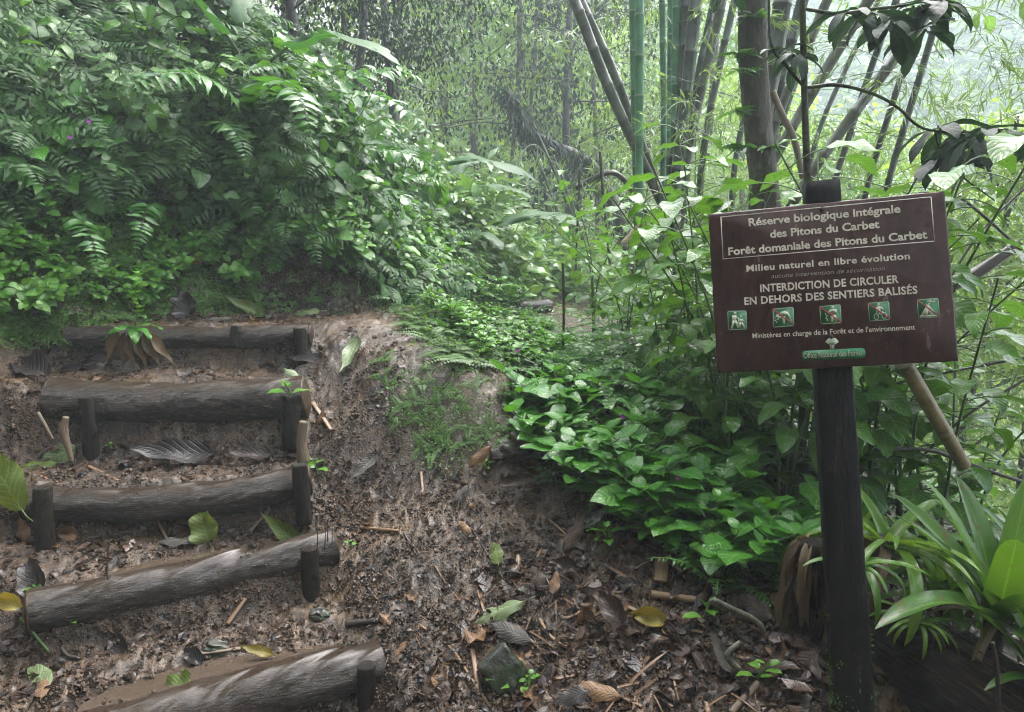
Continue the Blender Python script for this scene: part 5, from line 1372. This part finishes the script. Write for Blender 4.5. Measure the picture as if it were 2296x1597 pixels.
# random leaves
MUD = [(620, 1600), (900, 1500), (700, 1180), (720, 820), (790, 720), (900, 760), (880, 1000), (1150, 1060), (1350, 1160), (1560, 1290), (1780, 1480), (1800, 1600)]
LOW = [(900, 1600), (1100, 1250), (1330, 1170), (1560, 1290), (1760, 1450), (1800, 1600)]
TRE = [[(0, 1400), (700, 1380), (760, 1440), (300, 1560), (0, 1590)], [(0, 1190), (640, 1150), (680, 1200), (250, 1280), (0, 1300)], [(60, 1010), (640, 1000), (640, 1040), (100, 1080)], [(0, 800), (640, 800), (640, 835), (0, 900)], [(120, 700), (760, 700), (720, 728), (150, 728)]]
def rleaves(poly_, n, Lr, group, label, mats=MATS, gap=14):
    p, N = zone(poly_, n, gap, 8)
    for q, nn in zip(p, N):
        m_ = mats[RNG.integers(len(mats))]; s_ = RNG.integers(len(SH))
        o = bpy.data.objects.new('fallen_leaf', LM[(s_, m_)]); COL.objects.link(o)
        L = RNG.uniform(*Lr)
        o.matrix_world = Matrix([list(r) for r in mat4(q + nn * .007, frame(unit(nn + RNG.normal(0, .28, 3)), RNG.random() * 6.28), L)])
        tag(o, label, 'leaf', group)
rleaves(LOW, 95, (.05, .12), 'dead leaves on the lower mud slope', 'brown wet dead leaf flattened on the lower mud slope')
rleaves(MUD, 40, (.03, .08), 'small dead leaves on the mud', 'small brown dead leaf stuck on the mud slope')
for t_, nm in zip(TRE, ('lowest tread', 'second tread', 'middle tread', 'tread above the thick log', 'top landing')):
    rleaves(t_, 9, (.04, .12), 'dead leaves on the ' + nm, 'wet dead leaf lying on the ' + nm, gap=10)
rleaves([(1100, 760), (1300, 760), (1700, 1150), (1750, 1400), (1450, 1200), (1180, 900)], 20, (.06, .12), 'dead leaves under the plants', 'dead leaf lying under the plants on the right slope', ['litter', 'litdark', 'litorange', 'litgrey'])

# sticks and bamboo strips
def stick(pts, r, mat, label, name='stick', cat='stick', group=None, flat=1.0, lift=.0, n=8, rough=.15):
    g = []
    for u, v in pts:
        q, nn = gpt(u, v, r * .7 + lift); g.append(q)
    c = curve(g, 24); mb = MB(); tube(mb, c, r * np.linspace(1, .8, 24), n, .5, rough=rough, flat=flat, seed=RNG.integers(99), roughscale=14)
    o = mb.build(name, M[mat]); tag(o, label, cat, group); return o
for a in [
    ([(1462,1330),(1570,1350)], .016, 'stick', 'short thick orange bamboo piece at the foot of the herbs', 1),
    ([(810,1175),(895,1202)], .009, 'stick', 'short tan stick at the right of the second log', 1),
    ([(1130,1300),(1090,1240),(1060,1190)], .003, 'dstick', 'long thin dark twig lying up the slope', 1),
    ([(905,1200),(990,1330),(1030,1370)], .003, 'dstick', 'thin dark twig on the upper slope', 1),
    ([(975,1275),(1005,1310),(1050,1370)], .0035, 'stick', 'thin orange straw beside a dark twig', 1),
    ([(940,1400),(1010,1450),(1060,1530),(1110,1590)], .005, 'stick', 'long bent twig running down to the bottom edge', 1),
    ([(1210,1390),(1240,1440),(1290,1470)], .006, 'stick', 'pale split straw in the lower middle', 1),
    ([(1160,1410),(1230,1480)], .005, 'stick', 'pale straw parallel to a split one', 1),
    ([(1270,1390),(1360,1350)], .008, 'stick', 'orange bamboo strip pointing up right', .4),
    ([(1390,1360),(1490,1400),(1600,1430)], .010, 'stick', 'long reddish bamboo strip below the herbs', .4),
    ([(1345,1370),(1480,1395)], .008, 'stick', 'tan bamboo strip under the yellow leaf', .4),
    ([(1330,1530),(1440,1597)], .007, 'stick', 'thin tan strip reaching the bottom edge', .6),
    ([(1570,1500),(1590,1597)], .010, 'stick', 'orange split stem standing at the bottom right', .6),
    ([(1700,1540),(1640,1600)], .012, 'whitewood', 'pale thick stick at the bottom edge', 1),
    ([(1060,1460),(1075,1560)], .009, 'stick', 'reddish curled strip left of the half buried stone', .5),
    ([(1200,1540),(1250,1597)], .012, 'stick', 'broad brown strip at the bottom middle', .4),
    ([(1450,1250),(1520,1280),(1560,1340)], .006, 'stick', 'tan straw sloping under the herbs', 1),
    ([(1380,1180),(1440,1240)], .008, 'stick', 'brown stalk lying below the herb edge', 1),
    ([(1165,1240),(1160,1275)], .012, 'stick', 'short split tan chip on the upper mud', .5),
    ([(1485,1240),(1480,1310)], .030, 'stick', 'broad pale bamboo chip at the foot of the herbs', .25),
    ([(800,1290),(840,1330),(850,1390)], .006, 'dstick', 'curved black twig right of the second log', 1),
    ([(780,1400),(850,1388)], .014, 'dstick', 'short thick black twig stub behind the lowest log', 1),
    ([(945,1060),(950,1115)], .007, 'stick', 'reddish curl of bark on the slope top', .5),
    ([(150,708),(265,722)], .014, 'stick', 'orange bamboo sheath at the left of the landing', .4),
    ([(145,780),(185,670)], .012, 'whitewood', 'pale broken stick upright at the bank foot left', 1),
    ([(200,1050),(265,1072)], .009, 'stick', 'orange strip on the middle tread', .4),
    ([(560,1180),(605,1135)], .016, 'whitewood', 'weathered flat chip behind the second log', .3),
    ([(350,1155),(375,1210)], .007, 'stick', 'short brown stick behind the second log', 1),
    ([(355,1440),(345,1530)], .009, 'stick', 'split tan stick behind the lowest log', .6),
    ([(510,1400),(550,1340)], .010, 'stick', 'pale splinter in front of the second log', .6),
    ([(420,1470),(540,1462)], .012, 'whitewood', 'light flat bamboo strip on the lowest tread', .35),
    ([(0,1340),(50,1390),(112,1455)], .006, 'stem', 'green leaf stalk curving at the lower left', 1),
    ([(100,1340),(140,1450),(180,1480)], .007, 'dstick', 'dark dead stalk leaning in front of the second log', 1),
    ([(700,900),(745,970)], .012, 'stick', 'reddish split sheath right of the thick log', .4),
    ([(1230,900),(1290,830)], .010, 'stick', 'pale stalk on the grassy crest', 1),
    ([(1100,1020),(1075,1060)], .009, 'whitewood', 'pale narrow chip by the crumpled clump', .5)]:
    pts, r, m_, lab, fl = a; stick(pts, r, m_, lab, flat=fl)
def upr(pts, y, r, mat, lab, rs=None):
    c = curve([P(u, v, y) for u, v in pts], 30); mb = MB()
    tube(mb, c, r * np.interp(np.linspace(0, 1, 30), np.linspace(0, 1, len(rs or (1, 1))), rs or (1, 1)), 14, .5, rough=.2, roughscale=12)
    tag(mb.build('broken_stick', M[mat]), lab, 'stick')
upr([(148, 935), (143, 965), (155, 1010), (162, 1035)], 3.10, .016, 'whitewood', 'smooth bleached root standing left of the tall stake', (.8, 1.2, .7, .5))
upr([(85, 925), (105, 960), (118, 985)], 3.15, .008, 'whitewood', 'thin bleached root at the left of the thick log', (1, .8))
upr([(680, 945), (676, 990), (682, 1035)], 3.15, .022, 'whitewood', 'split pale bamboo chunk standing right of the thick log', (.8, 1., 1.3))
upr([(1700, 1395), (1640, 1370), (1590, 1350)], 2.25, .012, 'lichen', 'grey lichened branch lying at the right foot of the herbs', (1, .9))
upr([(1720, 1480), (1712, 1420), (1690, 1390), (1600, 1345)], 2.15, .010, 'lichen', 'forked lichened branch close to the dead plant', (1, .9))
upr([(1655, 1500), (1630, 1470), (1660, 1440)], 2.05, .010, 'lichen', 'short lichened stick on the lower right litter', (1, .7))
for q, (u, v, y) in enumerate([(712, 1240, 2.76), (728, 1235, 2.78), (744, 1238, 2.8), (735, 1220, 2.8), (240, 1270, 2.45)]):
    upr([(u + RNG.normal() * 4, v - 55), (u, v), (u + 2, v + 30)], y, .0035, 'dstick', ['dark upright twig touching the second stake', 'second dark twig right of the second stake', 'tallest dark twig right of the second stake', 'short dark twig behind the second stake', 'dark upright twig by the second log left part'][q], (.4, 1))
# stones
def stone(u, v, s, lab, seed, up=.0):
    p, n = gpt(u, v, 0); b = MB(); n1, n2 = 26, 36
    th = np.linspace(0, math.pi, n1); ph = np.linspace(0, 2 * math.pi, n2, endpoint=False)
    D = np.stack([np.sin(th)[:, None] * np.cos(ph), np.sin(th)[:, None] * np.sin(ph), np.cos(th)[:, None] + 0 * ph], -1)
    q_ = np.linalg.qr(np.random.default_rng(seed).normal(size=(3, 3)))[0]
    rr = 1.05 + .9 * vn(D[..., 0] * 1.7 + seed, D[..., 1] * 1.7 + D[..., 2] * 2, seed) + .12 * vn(D[..., 0] * 5, D[..., 1] * 5 + D[..., 2] * 5, seed + 1)
    rr = np.minimum(rr, .9 / np.maximum(np.abs(D @ q_).max(-1) * 1.2, .5))
    V = (D * rr[..., None]) * np.array(s)
    i = np.arange(n1 - 1)[:, None] * n2; j = np.arange(n2)[None]; j2 = (j + 1) % n2
    F = np.stack([i + j, i + n2 + j, i + n2 + j2, i + j2], -1).reshape(-1, 4)
    b.add(V.reshape(-1, 3), F); o = b.build('stone', M['rock']); o.location = p + np.array([0, 0, up])
    tag(o, lab, 'stone'); return o
stone(1125, 1520, (.085, .07, .085), 'half buried mossy stone in the lower middle of the mud', 3, .02)
stone(1340, 1180, (.06, .05, .05), 'dark mossy stone under the herb edge', 5)
stone(1625, 1270, (.06, .05, .05), 'rounded dark stone among the right litter', 8)
stone(1170, 1325, (.025, .02, .015), 'small pale pebble on the slope', 9); stone(720, 1385, (.05, .04, .03), 'wet grey stone on the lowest tread right', 12); stone(480, 1455, (.05, .04, .03), 'wet grey stone on the lowest tread middle', 14)
stone(1520, 745, (.05, .04, .03), 'small grey stone near the sapling', 15)

# drooping little plant at the topmost log
root = empty('drooping_plant', tuple(P(300, 745, 3.72)))
b = MB(); leaves(b, [flat_leaf('ellip', .38, 12, 21, curl=.2, droop=1.2)], [[0, 0, .03]] * 5, [[-1, -.5, .2], [1, -.5, .1], [-.2, -1, .4], [.5, -.9, -.1], [.9, .2, .4]], Z3, .15, 1.0); b.build('green_leaves', M['herb'], root)
b = MB(); leaves(b, [leaf_t('lance', 12, .5, .6, .15, .22, seed=22, twist=1.2)], [[-.03, -.02, 0], [.0, -.03, 0], [.03, -.02, 0], [.06, -.02, .0], [.10, -.02, .0], [-.06, -.03, .01]], [[-.25, -.1, -1], [-.05, -.15, -1], [.1, -.1, -1], [.35, -.1, -1], [.5, -.1, -.9], [-.5, -.1, -.9]], [0, -1, .1], .2, 1.1); b.build('withered_leaves', M['husk'], root)
b = MB(); leaves(b, T_herb, np.array([[.03, 0, .08 + .02 * i] for i in range(12)]), rdir(12, .5), Z3, .07); b.build('young_leaves', M['herb2'], root)
b = MB(); tube(b, [[0, 0, -.08], [.01, 0, .03], [.04, 0, .14]], .004, 6); b.build('stem', M['stem'], root)
tag(root, 'small plant with striped green and withered hanging leaves on the topmost log', 'plant')
# shoots on the mud
G['seed'] = [proto('seedling', herb(1, .05, .04, T_herb, 3), [M['herb2'], M['stem']]) for _ in range(3)]
SEED = [(655, 895, 2.0, 'bright seedling on the thick log right end'), (1362, 1235, 1.9, 'green seedling below the herb edge'), (735, 1255, 1.0, 'seedling beside the second stake'), (712, 1060, 1.5, 'seedling right of the middle stake'), (645, 770, 1.0, 'seedling by the topmost stake'),
        (165, 1405, .8, 'tiny seedling under the second log'), (680, 1310, .6, 'tiny seedling on the second log riser'), (1120, 1550, 1.1, 'seedling at the stone front left'), (1180, 1545, 1.1, 'seedling at the stone front right'), (1575, 1405, 1.6, 'seedling near the red leaf'), (1340, 1220, 1.2, 'short shoot in front of the herbs'),
        (1690, 1540, 1.6, 'light shoot by the dead plant'), (80, 1340, 1.0, 'shoot by the left end of the second log'), (420, 1010, .8, 'grassy shoot on the riser of the thick log'), (250, 1000, .8, 'tiny shoot by the tall stake'), (1300, 880, 1.4, 'light seedling on the slope crest'), (1090, 1060, 1.0, 'tiny shoot at the mound foot'), (790, 1230, .7, 'tiny shoot on the slope beside the second log')]
for i, (u, v, s, lab) in enumerate(SEED):
    p, n = gpt(u, v, 0)
    if i == 0: p = P(u, v + 5, 3.3)
    G['seed'][i % 3].put(mat4(p, frame(Z3, i * 1.7), s), lab, 'seedling')
# purple flowers
def flower(u, v, y, lab, s=1.0):
    p = P(u, v, y); root = empty('purple_flower', tuple(p)); b = MB()
    a = np.linspace(0, 6.28, 5, endpoint=False); leaves(b, T_tiny, np.zeros((5, 3)), np.c_[np.cos(a), -.5 + 0 * a, np.sin(a)], [0, -1, .3], .016 * s, 1.4); b.build('petals', M['purple'], root)
    b = MB(); tube(b, [[0, .005, 0], [0, .015, -.03], [0, .03, -.08]], .0015, 5); b.build('stem', M['dstem'], root); tag(root, lab, 'flower')
for u, v, y, lab in [(1520, 1070, 2.65, 'small purple flower above the wet herbs'), (200, 272, 3.6, 'upper purple flower on the left bank'), (158, 308, 3.6, 'lower purple flower on the left bank'), (850, 525, 4.9, 'tiny purple flower by the bare bank soil'), (1160, 785, 3.6, 'purple flower on the crest'), (1395, 935, 3.2, 'purple flower among sword ferns')]:
    flower(u, v, y, lab)
# far steps of the trail
for i, (v, y) in enumerate([(668, 8.6), (684, 8.0), (700, 7.4)]):
    a, b_ = P(1165, v, y), P(1205, v, y); a[2] = b_[2] = top_z(a[0] * .5 + b_[0] * .5, y) + .05
    mb = MB(); tube(mb, curve([a, (a + b_) / 2 + [0, 0, -.005], b_ + [.15, 0, 0]], 12), .06, 16, .5, rough=.2)
    tag(mb.build('log_step', M['log']), ['furthest', 'middle', 'nearest'][i] + ' of three small log steps far along the trail', 'log step')

# litter and fibres nobody could count
def bits(n, r, lo, hi, tm, straw=0):
    b = MB(); a = RNG.random(n) * 6.28; rr = r * RNG.random(n) ** .5
    p = np.c_[np.cos(a) * rr, np.sin(a) * rr, .002 + .006 * RNG.random(n)]; d = rdir(n, 0, 1); d[:, 2] *= .6
    leaves(b, tm, p, d, Z3 + RNG.normal(0, .35, (n, 3)), RNG.uniform(lo, hi, n))
    return b
T_bit = [leaf_t('ellip', 3, .5, .2, .2, .5, seed=200 + i, twist=.8) for i in range(4)]
T_straw = [leaf_t('strap', 3, .4, .3, .1, .06, seed=210 + i) for i in range(3)]
carpet('leaf_litter', MUD, 420, [bits(5, .05, .012, .035, T_bit) for _ in range(6)], (.7, 1.4), 1.0, 'crumbled brown leaf litter pressed into the mud', M['litter'], ymax=7)
carpet('dark_litter', MUD, 330, [bits(4, .05, .012, .032, T_bit) for _ in range(6)], (.7, 1.4), 1.0, 'black wet leaf crumbs on the mud', M['litdark'], ymax=7)
carpet('plant_fibres', MUD, 520, [bits(5, .06, .015, .05, T_straw) for _ in range(6)], (.7, 1.3), 1.0, 'fine tan straw and root fibres on the mud', M['litorange'], ymax=7)
carpet('coarse_litter', LOW, 110, [bits(4, .08, .04, .09, T_bit) for _ in range(4)] , (.7, 1.3), 1.0, 'thick wet leaf litter at the foot of the slope', M['litter'], ymax=7)
carpet('coarse_straw', LOW, 70, [bits(3, .08, .06, .16, T_straw) for _ in range(4)] , (.7, 1.3), 1.0, 'long tan straws scattered over the lower slope', M['litorange'], ymax=7)
for t_ in TRE:
    carpet('tread_litter', t_, 70, [bits(5, .05, .015, .05, T_bit) for _ in range(6)], (.7, 1.4), 1.0, 'wet brown leaf crumbs on the stair treads', M['litter'], ymax=7)
carpet('root_hairs', [(700, 1000), (1120, 820), (1140, 1060), (760, 1180)], 200, [bits(5, .05, .02, .06, T_straw) for _ in range(4)], (.7, 1.2), 1.0, 'thin roots sticking out of the slope', M['litter'], ymax=7)
UND = [(1150, 900), (1260, 760), (2400, 800), (2400, 1600), (1760, 1600), (1560, 1300), (1350, 1160)]
carpet('shaded_litter', UND, 900, [bits(5, .08, .03, .08, T_bit) for _ in range(5)], (.7, 1.5), 1.0, 'brown leaf litter under the plants on the right', M['litter'], ymax=8)

def crumbs(n, r, lo, hi):
    b = MB()
    for q in range(n):
        a = RNG.random() * 6.28; rr = r * RNG.random() ** .5; z = RNG.uniform(lo, hi)
        t = np.linspace(0, math.pi, 4); ph = np.linspace(0, 6.283, 5, endpoint=False) + RNG.random()
        D = np.stack([np.sin(t)[:, None] * np.cos(ph), np.sin(t)[:, None] * np.sin(ph), np.cos(t)[:, None] + 0 * ph], -1) * (.7 + .6 * RNG.random((4, 5, 1)))
        V = D.reshape(-1, 3) * z * [1, RNG.uniform(.6, 1), .7] + [math.cos(a) * rr, math.sin(a) * rr, z * .2]
        i = np.arange(3)[:, None] * 5; j = np.arange(5)[None]; F = np.stack([i + j, i + 5 + j, i + 5 + (j + 1) % 5, i + (j + 1) % 5], -1).reshape(-1, 4)
        b.add(V, F, None, 0.0)
    return b
CR = [crumbs(14, .045, .002, .008) for _ in range(5)] + [crumbs(7, .045, .004, .013)]
carpet('soil_crumbs', MUD, 750, CR, (.7, 1.4), 1.0, 'wet crumbs of mud on the trampled slope', M['ground'], ymax=6)
carpet('soil_crumbs', [(0, 780), (700, 720), (760, 1000), (900, 1600), (0, 1600)], 1000, CR, (.7, 1.4), 1.0, 'wet crumbs of mud on the stairs and risers', M['ground'], ymax=6)
# unseen trees around and above the camera, added to block sky light
G['shade_tree'] = [proto('unseen_shade_tree', tree(8.5, .15, 30, 3.4, .42, 9000, .24, T_small, (.5, 0), .5), [M['bark'], M['tree']])]
for (x, y, s_, a_) in [(-4.6, 1.2, .95, 0), (-5.2, 4.6, .9, 1.), (2.9, -3.6, 1., 3.), (-4.4, -2.0, 1., 5.), (5.6, 2.6, 1.05, 1.7)]:
    G['shade_tree'][0].put(mat4([x, y, top_z(x, y) - .2], frame(Z3, a_), s_), 'tall unseen tree added to shade the path', 'tree', 'unseen shade trees added around the path')

rleaves([(-100, 100), (500, -50), (1000, 350), (1150, 640), (880, 640), (380, 690), (0, 700)], 42, (.08, .2), 'dead leaves caught on the bank', 'brown dead leaf caught among the plants of the bank', ['litter', 'litorange', 'litgrey', 'lityel'], gap=40)

carpet('soil_crumbs', [(600, 590), (840, 620), (880, 700), (600, 700)], 330, CR, (.8, 1.6), 1.0, 'loose brown soil on the bare patch of the bank', M['ground'], ymax=7)
carpet('patch_moss', [(600, 590), (840, 620), (880, 700), (600, 700)], 60, MSP + SPR, (.5, 1.1), .9, 'sparse moss on the bare soil patch', M['moss'], ymax=7)

# ================================================================== CAMERA, LIGHT
cam = bpy.data.cameras.new('camera'); cam.lens = 26.0; cam.sensor_width = 36.0; cam.clip_end = 500; cam.clip_start = .05
co = bpy.data.objects.new('camera', cam); COL.objects.link(co)
co.location = EYE; co.rotation_euler = (math.pi / 2 - PITCH, 0, 0); SC.camera = co
w = bpy.data.worlds.new('World'); SC.world = w; w.use_nodes = True
nt = w.node_tree; nt.nodes.clear(); k = NT(nt)
sky = k.n('ShaderNodeTexSky'); sky.sky_type = 'NISHITA'; sky.sun_disc = False; SUN_EL, SUN_AZ = R(62), R(35)
sky.sun_elevation = SUN_EL; sky.sun_rotation = SUN_AZ; sky.dust_density = 3.0; sky.air_density = 1.0
hs = k.n('ShaderNodeHueSaturation'); hs.inputs['Saturation'].default_value = .45; k.l(sky.outputs[0], hs.inputs['Color'])
bg = k.n('ShaderNodeBackground'); bg.inputs['Strength'].default_value = .15; k.l(hs.outputs[0], bg.inputs['Color'])
ow = k.n('ShaderNodeOutputWorld'); k.l(bg.outputs[0], ow.inputs['Surface'])
sl = bpy.data.lights.new('sun', 'SUN'); sl.energy = .6; sl.angle = R(80); sl.color = (1, .97, .92)
so = bpy.data.objects.new('sun', sl); COL.objects.link(so)
sd = Vector((math.sin(SUN_AZ) * math.cos(SUN_EL), math.cos(SUN_AZ) * math.cos(SUN_EL), math.sin(SUN_EL)))
so.rotation_euler = sd.to_track_quat('Z', 'Y').to_euler()
if HAZE:
    mb = MB(); box(mb, (0, 40, 9), (230, 190, 66))
    hm = bpy.data.materials.new('haze'); hm.use_nodes = True; nt = hm.node_tree; nt.nodes.clear(); k = NT(nt)
    pv = k.n('ShaderNodeVolumePrincipled'); pv.inputs['Density'].default_value = HAZE; pv.inputs['Color'].default_value = (.78, .86, .92, 1); pv.inputs['Anisotropy'].default_value = .2
    o_ = k.n('ShaderNodeOutputMaterial'); k.l(pv.outputs[0], o_.inputs['Volume'])
    tag(mb.build('haze', hm, smooth=False), 'pale mist filling the forest air', 'mist', kind='stuff')
SC.view_settings.view_transform = 'Standard'; SC.view_settings.look = 'None'; SC.view_settings.gamma = 1
SC.view_settings.exposure = EXPO
SC.cycles.max_bounces = 7; SC.cycles.diffuse_bounces = 3; SC.cycles.glossy_bounces = 2; SC.cycles.transmission_bounces = 3
SC.cycles.volume_bounces = 1; SC.cycles.transparent_max_bounces = 4; SC.cycles.sample_clamp_indirect = 4
SC.cycles.caustics_reflective = False; SC.cycles.caustics_refractive = False

SC.cycles.filter_width = 1.1
